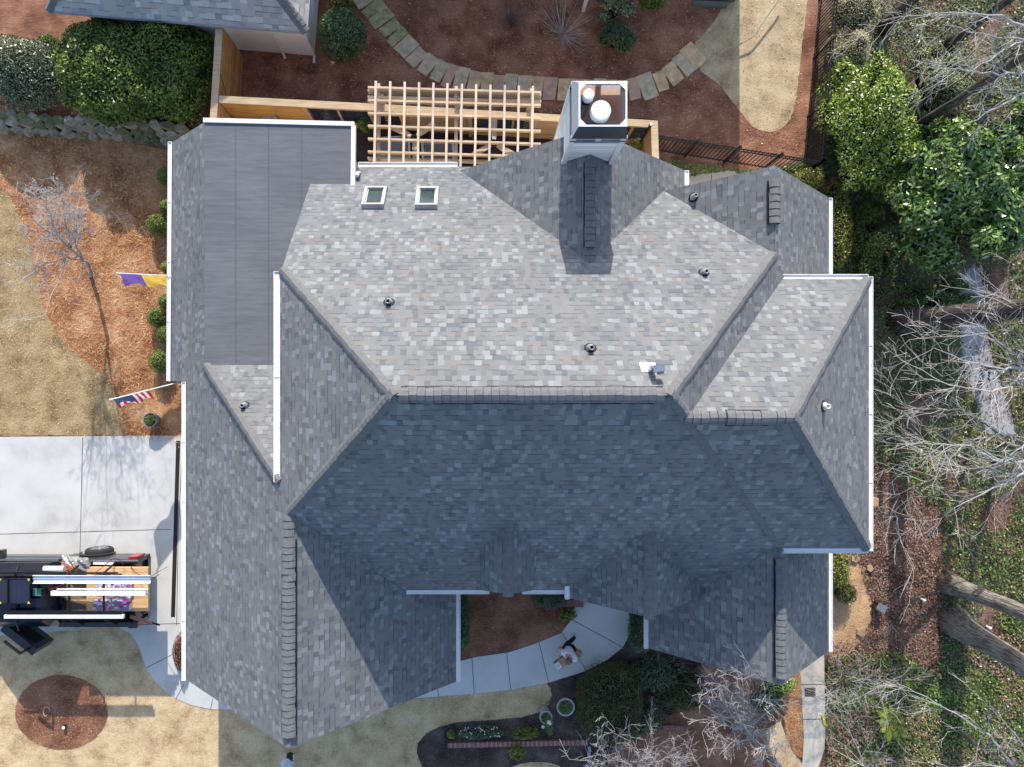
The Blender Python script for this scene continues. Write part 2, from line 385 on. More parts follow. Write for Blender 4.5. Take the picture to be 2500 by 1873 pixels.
lf_box = leaf_mat("boxwood_leaf", [(.030,.050,.010), (.065,.105,.016), (.11,.165,.028), (.16,.21,.05)])
lf_camel = leaf_mat("camellia_leaf", [(.018,.035,.018), (.04,.07,.035), (.10,.13,.08), (.24,.26,.17)], rough=.25, spec=.8)
lf_holly = leaf_mat("bright_holly_leaf", [(.022,.050,.010), (.085,.150,.020), (.18,.28,.04), (.42,.47,.22)], rough=.28, spec=.7)
lf_mag = leaf_mat("magnolia_leaf", [(.018,.045,.012), (.045,.10,.024), (.10,.18,.04), (.30,.37,.13)], rough=.22, spec=.8)
lf_ivy = leaf_mat("ivy_leaf", [(.016,.036,.012), (.040,.078,.022), (.075,.13,.032), (.18,.24,.07)], rough=.4)
lf_ivyb = leaf_mat("bright_ivy_leaf", [(.015,.035,.010), (.045,.085,.018), (.10,.155,.035), (.25,.29,.10)], rough=.4)
lf_silver = leaf_mat("silver_leaf", [(.10,.11,.07), (.19,.20,.13), (.32,.33,.22), (.45,.45,.33)], rough=.6)
lf_yel = leaf_mat("yellow_green_leaf", [(.035,.045,.010), (.08,.10,.018), (.15,.17,.03), (.26,.27,.07)])
lf_olive = leaf_mat("juniper_leaf", [(.014,.022,.008), (.035,.045,.014), (.07,.075,.02), (.10,.10,.03)], rough=.7)
lf_brown = leaf_mat("dead_leaf", [(.045,.028,.022), (.095,.060,.048), (.17,.115,.095), (.30,.23,.20)], rough=.8, spec=.2)
lf_needle = leaf_mat("straw_needle", [(.16,.07,.03), (.32,.16,.08), (.50,.29,.15), (.66,.44,.26)], rough=.7, spec=.2)
lf_needled = leaf_mat("old_straw_needle", [(.08,.032,.02), (.18,.08,.045), (.30,.16,.10), (.46,.28,.19)], rough=.7, spec=.2)
lf_grass = leaf_mat("dormant_blade", [(.22,.15,.07), (.38,.28,.15), (.55,.43,.26), (.70,.58,.38)], rough=.8, spec=.1)
rust = plain("rusty_pan", (.62,.20,.06), .7, var=.15, scale=2.6, col2=(.42,.42,.42))
wall_stone = plain("field_stone", (.52,.42,.29), .9, var=.3, scale=4, bump=.02, bscale=12)
wall_stone2 = plain("field_stone_mossy", (.30,.29,.14), .9, var=.3, scale=4, bump=.02, bscale=12)
wall_stone3 = plain("field_stone_pale", (.62,.53,.38), .9, var=.3, scale=4, bump=.02, bscale=12)
stone_grey = plain("grey_stone", (.60,.50,.34), .85, var=.2, scale=5, bump=.012, bscale=15)
stone_rust = plain("rusty_stone", (.60,.34,.19), .85, var=.3, scale=5, bump=.012, bscale=15, col2=(.34,.28,.24))
stone_tan = plain("tan_stone", (.70,.50,.29), .85, var=.2, scale=5, bump=.012, bscale=15)
stone_moss = plain("mossy_stone", (.46,.40,.22), .85, var=.3, scale=6, bump=.012, bscale=15, col2=(.20,.21,.10))
glass = plain("tinted_glass", (.07,.10,.10), .06, var=.3, scale=2, spec=.9)

# ------------------------------------------------------------------ ground (setting)
def gpoly(pts, z=0.0): return [(at(x, y, 0).x, at(x, y, 0).y) for x, y in pts]
def smooth_poly(pts, it=2):
    for _ in range(it):
        q = []
        for i in range(len(pts)):
            a, b = pts[i], pts[(i+1) % len(pts)]
            q += [(a[0]*.75+b[0]*.25, a[1]*.75+b[1]*.25), (a[0]*.25+b[0]*.75, a[1]*.25+b[1]*.75)]
        pts = q
    return pts
def ragged(pts, amp, step=9, seed=1):
    r = random.Random(seed); q = []
    for i in range(len(pts)):
        a, b = Vector(pts[i]), Vector(pts[(i+1) % len(pts)]); n = max(1, int((b-a).length/step))
        d = (b-a).normalized() if (b-a).length > 0 else Vector((1, 0)); nn = Vector((-d.y, d.x))
        for k in range(n):
            p = a+(b-a)*(k/n)+nn*r.uniform(-amp, amp); q.append((p.x, p.y))
    return q
def sheet(name, pts, z, mat, rag=0, sm=0):
    if sm: pts = smooth_poly(pts, sm)
    if rag: pts = ragged(pts, rag, 6, len(pts))
    mb = MB(); g = gpoly(pts)
    ar = sum(g[i][0]*g[(i+1) % len(g)][1]-g[(i+1) % len(g)][0]*g[i][1] for i in range(len(g)))
    if ar < 0: g.reverse()
    mb.face([(x, y, z) for x, y in g])
    return tag(mb.build(name, mat), kind='structure')
gb = MB(); gb.face([(-300,-300,0),(300,-300,0),(300,300,0),(-300,300,0)])
tag(gb.build('ground', soil), kind='structure')
sheet('pine_straw_bed', [(-900,-900),(2010,-900),(2000,100),(1972,370),(1940,392),(1680,470),(1100,700),(700,1300),(455,1200),(455,1095),(435,1085),(400,1072),(340,1074),(310,1066),(-900,1066)], .004, straw_d, 1.5)
BED = [(-120,300),(60,312),(200,318),(330,352),(430,370),(640,500),(640,1095),(440,1092),(400,1075),(370,1078),(330,1072),(300,1064),(-120,1064)]
sheet('pine_straw_bed', BED, .008, straw, 2)
LAWN_A = [(-400,350),(-60,430),(0,456),(32,491),(54,542),(73,599),(92,672),(105,754),(139,814),(177,856),(219,890),(253,916),(275,944),(288,975),(295,1020),(296,1062),(-400,1066)]
sheet('lawn', LAWN_A, .012, lawn_a, 1.4)
LAWN_B = [(-700,1560),(0,1552),(100,1544),(190,1536),(262,1530),(292,1532),(320,1546),(338,1575),(348,1605),(360,1635),(378,1662),(402,1686),(432,1706),(465,1720),(515,1731),(560,1733),(990,1708),(1070,1701),(1250,1684),(1335,1667),(1344,1680),(1347,1698),(1340,1720),(1315,1740),(1270,1752),(1200,1758),(1120,1763),(1075,1774),(1040,1790),(1020,1815),(1018,1840),(1030,1870),(1060,1930),(1060,2500),(-700,2500)]
sheet('lawn', LAWN_B, .004, lawn_b, 1.2)
sheet('lawn', [(1700,150),(1690,112),(1722,80),(1760,30),(1790,-60),(1840,-300),(2000,-300),(1972,0),(1964,60),(1956,130),(1948,200),(1940,260),(1925,300),(1900,320),(1870,323),(1845,315),(1820,290),(1790,250),(1750,200),(1715,180)], .008, lawn_c, 1.5, 1)
circ = [(150.5+113*math.cos(a*math.pi/24), 1739+91*math.sin(a*math.pi/24)) for a in range(48)]
sheet('mulch_bed', circ, .012, straw_d, 1.0)
DRIVE = [(-700,1068),(0,1067),(296,1064),(455,1064),(560,1064),(560,1733),(515,1731),(465,1720),(432,1706),(402,1686),(378,1662),(360,1635),(348,1605),(338,1575),(320,1546),(292,1532),(262,1530),(190,1536),(100,1544),(0,1552),(-700,1560)]
def slab(name, pts, z, mat, h=.03):
    mb = MB(); mb.prism(gpoly(pts), z-h, z); return tag(mb.build(name, [mat]), kind='structure')
slab('driveway', DRIVE, .022, conc)
WALK = [(561,1733),(990,1707),(1070,1700),(1160,1693),(1250,1683),(1340,1666),(1430,1638),(1480,1612),(1520,1580),(1538,1545),(1540,1515),(1530,1485),(1520,1440),(1420,1440),(1405,1480),(1395,1512),(1370,1545),(1310,1570),(1240,1593),(1160,1604),(1118,1615),(1000,1640),(561,1660)]
slab('front_path', WALK, .022, conc_p)
def grooves(name, segs, z, w=.018, mat=joint):
    mb = MB()
    for a, b in segs:
        A = at(*a); B = at(*b); A.z = B.z = z; mb.bar(A, B, w, .004)
    return tag(mb.build(name, mat), kind='structure')
grooves('driveway_joint', [((203,1068),(192,1534)), ((-600,1318),(0,1304)), ((0,1304),(418,1292)), ((447,1076),(436,1290)), ((436,1290),(432,1526)), ((186,1519),(186,1535)), ((300,1530),(360,1524)), ((360,1524),(440,1522)), ((358,1630),(425,1596)), ((430,1706),(449,1672)), ((515,1730),(520,1706)), ((448,1290),(452,1290))], .0225)
grooves('path_joint', [((1068,1672),(1070,1700)), ((1152,1606),(1158,1693)), ((1237,1595),(1247,1683)), ((1316,1568),(1339,1666)), ((1369,1542),(1386,1566)), ((1386,1566),(1431,1636)), ((1395,1512),(1522,1581))], .0225)
sheet('courtyard_bed', [(1100,1400),(1410,1400),(1403,1480),(1395,1510),(1370,1543),(1310,1568),(1240,1591),(1160,1602),(1118,1613),(1060,1625)], .026, straw_d, 1.2)
sheet('mulch_bed', [(1030,1873),(1018,1840),(1020,1815),(1040,1790),(1075,1774),(1120,1763),(1200,1758),(1270,1752),(1315,1740),(1340,1720),(1347,1698),(1344,1680),(1337,1668),(1430,1640),(1480,1614),(1522,1582),(1541,1545),(1541,1500),(1600,1440),(1900,1600),(1960,1700),(1900,1800),(1860,2300),(1060,2300),(1060,1930)], .006, mulch, .8)
sheet('lawn', [(1230,1880),(1270,1864),(1310,1859),(1350,1863),(1385,1880),(1500,2100),(1200,2100)], .010, lawn_b, .7, 1)
sheet('side_path', [(1950,1560),(2011,1560),(2013,1700),(2016,1760),(2012,1830),(1998,1873),(1990,2300),(1950,2300),(1958,1873),(1962,1800),(1958,1720)], .014, conc_d)
grooves('path_joint', [((1956,1671),(2013,1670)), ((1960,1756),(2016,1755))], .0165)
sheet('pine_straw_bed', [(1915,1680),(1955,1580),(1957,1700),(1960,1800),(1958,1850),(1940,1840),(1920,1800),(1912,1740)], .012, straw, 2)
sheet('pine_straw_bed', [(1550,1720),(1750,1600),(1950,1600),(1900,1800),(1870,2000),(1500,2000),(1480,1850)], .008, straw_d, 2)
sheet('dry_lawn', [(1865,1785),(1905,1760),(1915,1790),(1935,1835),(1965,1873),(2000,1960),(1900,1960),(1890,1850)], .012, lawn_b, 1.0)
sheet('back_path', [(1675,560),(1680,432),(1720,424),(1790,415),(1830,450),(1830,560)], .014, conc_d)
grooves('path_joint', [((1736,420),(1737,470))], .0165)
sheet('woodland_path', [(2345,680),(2380,640),(2400,700),(2405,800),(2430,900),(2470,1010),(2480,1060),(2410,1060),(2375,960),(2350,880),(2340,780)], .006, conc_g, 1.5)
sheet('bare_clay', [(2010,1330),(2060,1345),(2105,1370),(2120,1420),(2130,1500),(2125,1545),(2080,1590),(2060,1610),(2020,1600),(2000,1500),(2000,1400)], .006, clay, 6, 1)
db = MB(); db.box((*gpoly([(990,290)])[0], 0), (0, 0, 0))
deck = MB(); deck.prism(gpoly([(560,250),(1592,300),(1592,560),(560,560)]), .05, .30); tag(deck.build('deck', deck_m), 'red-brown board deck under the wooden pergola', 'deck')

# ------------------------------------------------------------------ trench drain
mb = MB(); A = at(436,1076); B = at(423,1506); A.z = B.z = .024
mb.bar(A, B, .13, .006, 0); t0 = empty('trench_drain', (A.x, A.y, 0), 'long narrow black grated drain across the driveway at the garage', 'drain')
mb.build('channel', cap_dark, t0)
mb = MB(); d = (B-A); n_ = 150
for i in range(n_):
    p = A+d*((i+.5)/n_); p.z = .030; mb.box(p, (.115, .012, .006), 0)
mb.build('grate', plain("cast_grate", (.055,.03,.022), .6), t0)

# ------------------------------------------------------------------ house
house = empty('house', (0, 0, 0), 'large white house with grey shingled hip and gable roofs and a tall chimney', 'house')
def Z(D): return H-D
def slope(name, pts, plane, eave_dir, mats=None, th=.16, lift=0.0):
    """pts plan polygon, plane: D=a+b*X+c*Y ; slab with shingle top"""
    a, b, c = plane
    ar = sum(pts[i][0]*pts[(i+1) % len(pts)][1]-pts[(i+1) % len(pts)][0]*pts[i][1] for i in range(len(pts)))
    if ar < 0: pts = pts[::-1]
    g = math.hypot(b, c); sl = math.sqrt(1+g*g)
    # unit plan vectors: downslope (D grows)
    dn = (b/g, c/g) if g > 0 else (0, -1); al = (-dn[1], dn[0])
    top = [Vector((x, y, Z(a+b*x+c*y)+lift)) for x, y in pts]
    uv = [((x*al[0]+y*al[1])+50, -(x*dn[0]+y*dn[1])*sl+60) for x, y in pts]
    mb = MB(); mb.face(top, 0, uv)
    bot = [p-Vector((0, 0, th)) for p in top]
    mb.face(bot[::-1], 1)
    n = len(top)
    for i in range(n):
        j = (i+1) % n; mb.face([bot[i], bot[j], top[j], top[i]], 1)
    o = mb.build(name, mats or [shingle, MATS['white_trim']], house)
    return o
PN = (13.1, 0, 1); PS = (13.1, 0, -1); PW = (11.5, -1, 0); PE = (9.55, 1, 0)
R1 = (-1.6, 0); R2 = (3.55, 0)
edge = plain("drip_edge", (.30,.30,.30), .7)
RM = [shingle, edge]
slope('roof_slope', [R1,R2,(6.8,3.25),(6.8,5.25),(4.79,5.29),(4.4,6.2),(-3.3,6.2),(-3.3,5.6),(-4.43,5.6),(-4.43,2.83)], PN, 0, RM)
slope('roof_slope', [R1,(-4.22,-2.62),(-1.92,-4.95),(5.6,-4.95),(7.05,-3.5),R2], PS, 0, RM)
slope('roof_slope', [R1,(-4.43,2.83),(-4.5,2.83),(-4.5,-1.9),(-7.2,.8),(-7.2,7.2),(-8.72,7.2),(-8.80,.41),(-8.06,.41),(-8.06,-7.82),(-4.22,-7.82),(-4.22,-2.62)], PW, 0, RM)
slope('roof_slope', [R2,(6.8,3.25),(6.8,5.28),(9.25,5.22),(9.25,-6.76),(7.05,-6.78),(7.05,-3.5)], PE, 0, RM)
slope('roof_slope', [(6.8,3.25),(6.8,5.28),(4.77,5.28)], (23.15,-1,0), 0, RM)
slope('roof_slope', [(7.05,-3.5),(5.6,-4.95),(4.56,-4.95),(4.56,-6.8),(7.05,-6.78)], (23.65,-1,0), 0, RM)
slope('roof_slope', [(-4.22,-2.62),(-4.22,-7.82),(-.63,-7.78),(-.63,-4.9),(-1.92,-4.95)], (19.94,1,0), 0, RM)
slope('roof_slope', [(-7.2,.8),(-4.5,.8),(-4.5,-1.9)], (17.84,0,1), 0, RM)
slope('roof_slope', [(2.51,3.0),(2.51,6.05),(-.54,6.05)], (18.63,-1,0), 0, RM)
slope('roof_slope', [(2.51,3.0),(5.53,5.6),(5.53,6.05),(2.51,6.05)], (13.61,1,0), 0, RM)
slope('roof_slope', [(3.9,-.43),(5.98,-.43),(9.12,2.72),(7.10,2.72)], (13.93,0,1), 0, RM)
slope('roof_slope', [(3.9,-.43),(5.98,-.43),(9.12,-3.59),(7.11,-3.59)], (13.07,0,-1), 0, RM)
slope('roof_slope', [(5.98,-.43),(9.12,2.72),(9.12,-3.59)], (7.52,1,0), 0, RM)
slope('roof_slope', [(.67,-2.9),(.67,-4.5),(.02,-4.58),(.02,-3.4)], (16.73,-1,0), 0, RM)
slope('roof_slope', [(.67,-2.9),(.67,-4.5),(1.34,-4.58),(1.34,-3.5)], (15.39,1,0), 0, RM)
slope('roof_slope', [(3.9,-3.05),(3.9,-5.08),(2.27,-5.10),(2.27,-4.76)], (20.13,-1,0), 0, RM)
slope('roof_slope', [(3.9,-3.05),(3.9,-5.08),(5.62,-5.10),(5.62,-4.8)], (12.33,1,0), 0, RM)
# flat roof with rolled felt
fm = MB(); FL = Z(18.64)
fm.prism([(-7.2,.8),(-4.43,.8),(-4.43,5.5),(-3.33,5.5),(-3.33,7.15),(-7.2,7.15)], FL-.2, FL+.005)
fm.build('flat_roof', felt, house)
fm = MB()
for x in (-6.38, -5.52, -4.66):
    fm.box((x, 3.95 if x < -5 else 3.95, FL+.010), (.012 if x<-4.7 else .008, 6.25, .006))
fm.build('felt_seam', plain("felt_seam_dark", (.118,.122,.132), .9), house)

def cap_run(mb, A, B, w=.145, expo=.15, lift=.03, mi=0):
    """overlapping folded cap shingles from the low/first end A to B"""
    A = Vector(A); B = Vector(B); d = B-A; L = d.length; d /= L
    side = d.cross(Vector((0, 0, 1))).normalized(); up = side.cross(d).normalized()
    n = max(1, int(L/expo)); r = random.Random(int(L*100))
    for i in range(n):
        s0 = i*L/n; s1 = (i+1)*L/n+.03
        j = r.uniform(-.009, .009)
        ring = []
        for s_, lf in ((s0, lift+.022), (s1, lift)):
            for q in (-1, -.6, 0, .6, 1):
                ring.append(A+d*s_+side*(q*w+j)+up*(lf-abs(q)**1.7*w*.62))
        b = len(mb.v); mb.v += [tuple(p) for p in ring]
        for k in range(4): mb.f.append((b+k, b+k+1, b+5+k+1, b+5+k)); mb.m.append(mi); mb.uv.append([(0, 0)]*4)
        lowp = [p-up*.02-d*.009 for p in ring[:5]]; b2 = len(mb.v); mb.v += [tuple(p) for p in lowp]
        for k in range(4): mb.f.append((b2+k, b2+k+1, b+k+1, b+k)); mb.m.append(1); mb.uv.append([(0, 0)]*4)
def p3(x, y, D, up=0): return (x, y, Z(D)+up)
CM = [cap_m, plain('cap_butt_shade', (.085,.085,.088), .9)]  # butt faces coloured dark: shadow lines between the caps are painted in
def ridge(name, A, B, w=.125, expo=.15, lift=.022, vent=None):
    mb = MB(); cap_run(mb, A, B, w, expo, lift); o = mb.build(name, CM, house)
    return o
def ridge_vent(A, B, w=.15):
    A = Vector(A); B = Vector(B); mb = MB()
    d = (B-A).normalized(); side = d.cross(Vector((0, 0, 1))).normalized()
    for s in (-1, 1):
        mb.bar(A+side*s*w*.92+Vector((0, 0, -.075)), B+side*s*w*.92+Vector((0, 0, -.075)), .05, .05, 0)
    v = MB(); cap_run(v, A+Vector((0,0,.04)), B+Vector((0,0,.04)), w, .15, .03)
    o = mb.build('ridge_vent', cap_dark, house)
    v.build('cap_shingles', CM, o)
    return o
ridge_vent(p3(R2[0]-.15,0,13.1), p3(R1[0]+.15,0,13.1))
ridge('hip_cap', p3(-4.43,2.83,15.93), p3(-1.6,0,13.1))
ridge('hip_cap', p3(-4.22,-2.62,15.72), p3(-1.6,0,13.1), .13, .15, .02)
ridge('hip_cap', p3(6.8,3.25,16.35), p3(3.55,0,13.1))
ridge('hip_cap', p3(7.05,-3.5,16.6), p3(3.55,0,13.1))
ridge('ridge_cap', p3(-4.22,-3.3,15.72), p3(-4.22,-2.6,15.72))
ridge_vent(p3(-4.22,-7.55,15.72), p3(-4.22,-3.2,15.72))
ridge_vent(p3(6.8,3.95,16.35), p3(6.8,4.95,16.35), .13)
ridge_vent(p3(7.05,-6.6,16.6), p3(7.05,-3.85,16.6), .13)
ridge('ridge_cap', p3(2.51,3.0,16.12), p3(2.51,3.35,16.12))
ridge_vent(p3(2.51,3.35,16.12), p3(2.51,5.3,16.12), .12)
ridge('ridge_cap', p3(3.9,-.43,13.5), p3(5.98,-.43,13.5))
ridge_vent(p3(4.7,-.43,13.5), p3(5.5,-.43,13.5), .14)
ridge('hip_cap', p3(9.12,2.72,16.65), p3(5.98,-.43,13.5))
ridge('hip_cap', p3(9.12,-3.59,16.65), p3(5.98,-.43,13.5), .13)
ridge('hip_cap', p3(-7.2,.8,18.64), p3(-4.5,-1.9,15.94))
ridge('ridge_cap', p3(.67,-4.55,16.06), p3(.67,-2.95,16.06), .12, .14)
ridge('ridge_cap', p3(3.9,-5.12,16.23), p3(3.9,-3.1,16.23), .12, .14)

# gutters: open white channels
def gutter(A, B, w=.10, h=.10):
    A = Vector(A); B = Vector(B); d = (B-A).normalized(); side = d.cross(Vector((0, 0, 1))).normalized()
    mb = MB(); dz = Vector((0, 0, 1))
    mb.bar(A+dz*(.018-h/2+.03), B+dz*(.018-h/2+.03), w, h-.03-.03)
    for s in (-1, 1): mb.bar(A+side*s*(w/2), B+side*s*(w/2), .016, h)
    for P in (A, B): mb.bar(P-side*(w/2), P+side*(w/2), .012, h)
    n = int((B-A).length/1.6)
    for i in range(1, n):
        P = A.lerp(B, i/n); mb.bar(P-side*(w/2)+dz*.03, P+side*(w/2)+dz*.03, .02, .012)
    return mb.build('gutter', white, house)
gutter(p3(-8.79,7.2,20.25), p3(-8.87,.41,20.33)); gutter(p3(-8.12,.36,19.58), p3(-8.12,-7.84,19.58))
gutter(p3(-4.55,2.78,16.03), p3(-4.55,-1.95,16.03), .13)
gutter(p3(-3.28,6.26,19.34), p3(-.60,6.26,19.34), .12)
gutter(p3(-.57,-4.95,19.38), p3(-.57,-7.80,19.38))
gutter(p3(-1.85,-5.0,18.12), p3(.25,-5.0,18.12)); gutter(p3(1.1,-5.0,18.12), p3(2.25,-5.0,18.12))
gutter(p3(2.21,-4.80,17.90), p3(2.21,-5.12,17.90))
gutter(p3(4.50,-5.35,19.18), p3(4.50,-6.82,19.18), .09)
gutter(p3(9.30,5.22,18.87), p3(9.30,2.85,18.87)); gutter(p3(9.30,-3.62,18.87), p3(9.30,-6.78,18.87))
gutter(p3(9.18,2.78,16.72), p3(9.18,-3.65,16.72)); gutter(p3(7.02,2.78,16.72), p3(9.12,2.78,16.72)); gutter(p3(7.10,-3.65,16.72), p3(9.12,-3.65,16.72))
gutter(p3(5.59,5.68,19.2), p3(5.59,6.05,19.2), .11)
# white metal edge of the flat roof
mb = MB(); mb.bar((-7.22,7.20,FL-.02), (-3.27,7.10,FL-.02), .11, .14); mb.bar((-3.29,7.05,FL-.02), (-3.31,5.45,FL-.02), .11, .14); mb.build('roof_edge_trim', white, house)
# small downspout elbow by the flat roof corner
mb = MB(); mb.tube([(-3.20,5.95,FL-.4),(-3.20,5.86,FL-.1),(-3.2,5.75,FL-.02)], .045, 10); mb.build('downspout_elbow', metal_w, house)

# walls (prisms under the roofs)
def gable_wall(mb, pts, z0=0.0):
    """pts: ring of (x,y,ztop)"""
    n = len(pts); bot = [Vector((x, y, z0)) for x, y, z in pts]; top = [Vector((x, y, z)) for x, y, z in pts]
    for i in range(n):
        j = (i+1) % n; mb.face([bot[i], bot[j], top[j], top[i]])
    return mb
G = .32; wl = MB()
def zW(x): return Z(11.5-x)-.2
def zE(x): return Z(9.55+x)-.2
def zEw(x): return Z(19.94+x)-.2
gable_wall(wl, [(-7.75,-7.5,zW(-7.75)),(-4.22,-7.5,zW(-4.22)),(-.95,-7.5,zEw(-.95)),(-.95,-4.65,zEw(-.95)),(2.6,-4.65,Z(18.05)),(4.9,-4.65,Z(18.75)-.3),(4.9,-6.45,Z(23.65-4.9)-.2),(7.05,-6.45,Z(16.6)-.2),(8.95,-6.45,zE(8.95)),
    (8.95,4.95,zE(8.95)),(6.8,4.95,Z(16.35)-.2),(5.2,4.95,Z(23.15-5.2)-.2),(5.2,5.75,Z(13.61+5.2)-.2),(2.51,5.75,Z(16.12)-.2),(-.2,5.75,Z(18.85)-.2),(-.2,5.9,Z(19.0)-.2),(-3.6,5.9,Z(19.0)-.2),(-3.6,6.85,FL-.21),(-8.4,6.85,zW(-8.4)),(-8.4,.7,zW(-8.4)),(-7.75,.7,zW(-7.75))])
wl.build('wall', wall_w, house)
w2 = MB()
w2.box((-4.33,.45,Z(17.2)),(.12,4.5,2.2))
w2.build('upper_wall', wall_w, house); w2 = MB()
w2.box((8.72,-.43,Z(17.9)),(.44,5.7,2.2)); w2.box((7.9,2.35,Z(17.9)),(1.9,.1,2.0)); w2.box((7.9,-3.2,Z(17.9)),(1.9,.1,2.0))
w2.build('upper_wall', wall_w, house); w2 = MB()
w2.box((.35,-3.95,Z(17.2)),(.08,.9,.9)); w2.box((1.0,-3.95,Z(17.2)),(.08,.9,.9)); w2.box((.67,-4.35,Z(17.1)),(.62,.1,.8))
w2.build('dormer_wall', wall_w, house)
# triangle above the flat roof under the rake of the big back slope
mb = MB(); mb.face([(-4.40,2.83,Z(15.93)-.1),(-4.40,5.55,Z(18.65)-.05),(-4.40,2.83,FL)]); mb.build('gable_siding', siding, house)
# garage door and front windows (seen only from the side)
mb = MB()
for i in range(4): mb.box((-7.78,-3.9,.35+i*.58), (.06,4.6,.54))
mb.build('garage_door', white, house)
def window(c, w, h, axis):
    f = MB(); d = (.08, w+.16, h+.16) if axis == 'x' else (w+.16, .08, h+.16); f.box(c, d)
    fo = f.build('window', white, house)
    g_ = MB(); dd = (.10, w, h) if axis == 'x' else (w, .10, h); g_.box(c, dd); g_.build('pane', glass, fo)
window((-8.43,3,1.3), 1.0, 1.2, 'x'); window((-8.43,5.2,1.3), 1.0, 1.2, 'x'); window((8.98,0,1.5), 1.1, 1.4, 'x'); window((8.98,-5,1.5), 1.1, 1.4, 'x'); window((1,-4.68,1.6), 1.4, 1.6, 'y'); window((6.8,-6.48,1.6), 1.4, 1.6, 'y'); window((-2.8,-7.53,1.4), 1.4, 1.4, 'y')
# brick steps beside the entry
mb = MB(); mb.box((2.9,-6.55,.15),(.75,.22,.22)); mb.box((3.0,-6.2,.10),(.9,.5,.2)); mb.build('entry_step', brick, house)

# skylights
def skylight(px, py):
    D0 = 13.1/(1-(NY-py)/F); X = (px-NX)/F*D0; Y = (NY-py)/F*D0
    c = Vector((X, Y, Z(13.1+Y))); nrm = Vector((0, 1, 1)).normalized(); upv = Vector((0, -1, 1)).normalized(); xv = Vector((1, 0, 0))
    M = Matrix((xv, upv, nrm)).transposed()
    f = MB(); w, h = .56, .90
    for (dx, dy, sx, sy) in ((-w/2+.035,0,.07,h),(w/2-.035,0,.07,h),(0,h/2-.035,w-.14,.07),(0,-h/2+.035,w-.14,.07)):
        f.box(c+M@Vector((dx,dy,.07)), (sx,sy,.14), 0, M=M)
    f.box(c+M@Vector((0,-h/2-.012,.05)), (w+.02,.02,.12), 1, M=M)
    fo = f.build('skylight', [plain("skylight_frame", (.50,.49,.45), .5), cap_dark], house)
    g_ = MB(); g_.box(c+M@Vector((0,0,.045)), (w-.13,h-.13,.03), 0, M=M); g_.build('skylight_glass', glass, fo)
    i_ = MB()
    for sx in (-1, 1): i_.box(c+M@Vector((sx*(w/2-.085),0,.075)), (.014,h-.14,.03), 0, M=M)
    i_.box(c+M@Vector((0,h/2-.085,.075)), (w-.15,.014,.03), 0, M=M)
    i_.build('inner_rim', white, fo)
skylight(915,488); skylight(1043,489)

# pipe vents
def pipe_vent(px, py, plane, lean=(0, 0), white_top=False):
    a, b, c = plane
    # intersect the pixel ray with the plane
    kx = (px-NX)/F; ky = (NY-py)/F; D0 = a/(1-b*kx-c*ky); P = Vector((kx*D0, ky*D0, Z(D0)))
    nrm = Vector((b, c, 1)).normalized(); q = nrm.to_track_quat('Z', 'Y').to_matrix()
    o = MB(); n = 20; b0 = len(o.v)
    prof = [(.125,.004),(.118,.018),(.075,.03),(.06,.05),(.0,.05)]
    for r, z in prof:
        for k in range(n):
            t_ = 2*math.pi*k/n; o.v.append(tuple(P+q@Vector((r*math.cos(t_), r*math.sin(t_)*1.1, z))))
    for i in range(len(prof)-1):
        for k in range(n): o.f.append((i*n+k, i*n+(k+1)%n, (i+1)*n+(k+1)%n, (i+1)*n+k)); o.m.append(0); o.uv.append([(0,0)]*4)
    ob = o.build('pipe_vent', black, house)
    m_ = MB(); m_.lathe(P+Vector((0,0,-.02)), [(.085,.0),(.085,.06),(.06,.10),(.052,.12),(.052,.24),(.036,.24),(.036,.10)], 18)
    m_.build('pipe', plain("vent_pipe_metal", (.42,.43,.46), .35, metal=.3) if not white_top else white, ob, True)
pipe_vent(950,738,PN); pipe_vent(1441,850,PN); pipe_vent(1718,666,PN); pipe_vent(1693,482,(23.15,-1,0)); pipe_vent(597,990,(17.84,0,1)); pipe_vent(2010,992,(7.52,1,0), white_top=True)
# goose-neck exhaust hood
ky = (NY-900)/F; D0 = 13.1/(1-ky); P = Vector(((1588-NX)/F*D0, ky*D0, Z(D0)))
mb = MB(); nrm = Vector((0,1,1)).normalized(); M = Matrix((Vector((1,0,0)), Vector((0,-1,1)).normalized(), nrm)).transposed()
mb.box(P+M@Vector((-.04,-.02,.012)), (.30,.26,.012), 0, M=M); mb.box(P+M@Vector((-.14,.08*-1+.0,.014)), (.12,.05,.012), 0, M=M)
eo = mb.build('exhaust_vent', metal_w, house)
mb = MB(); mb.tube([P, P+Vector((0,0,.30)), P+Vector((.01,-.02,.34))], .065, 14); mb.box(P+Vector((.06,-.01,.40)), (.20,.13,.10), 0, rz=.15); mb.box(P+Vector((.10,-.09,.36)), (.12,.06,.07), 0, rz=.2)
mb.build('hood', metal_g, eo)

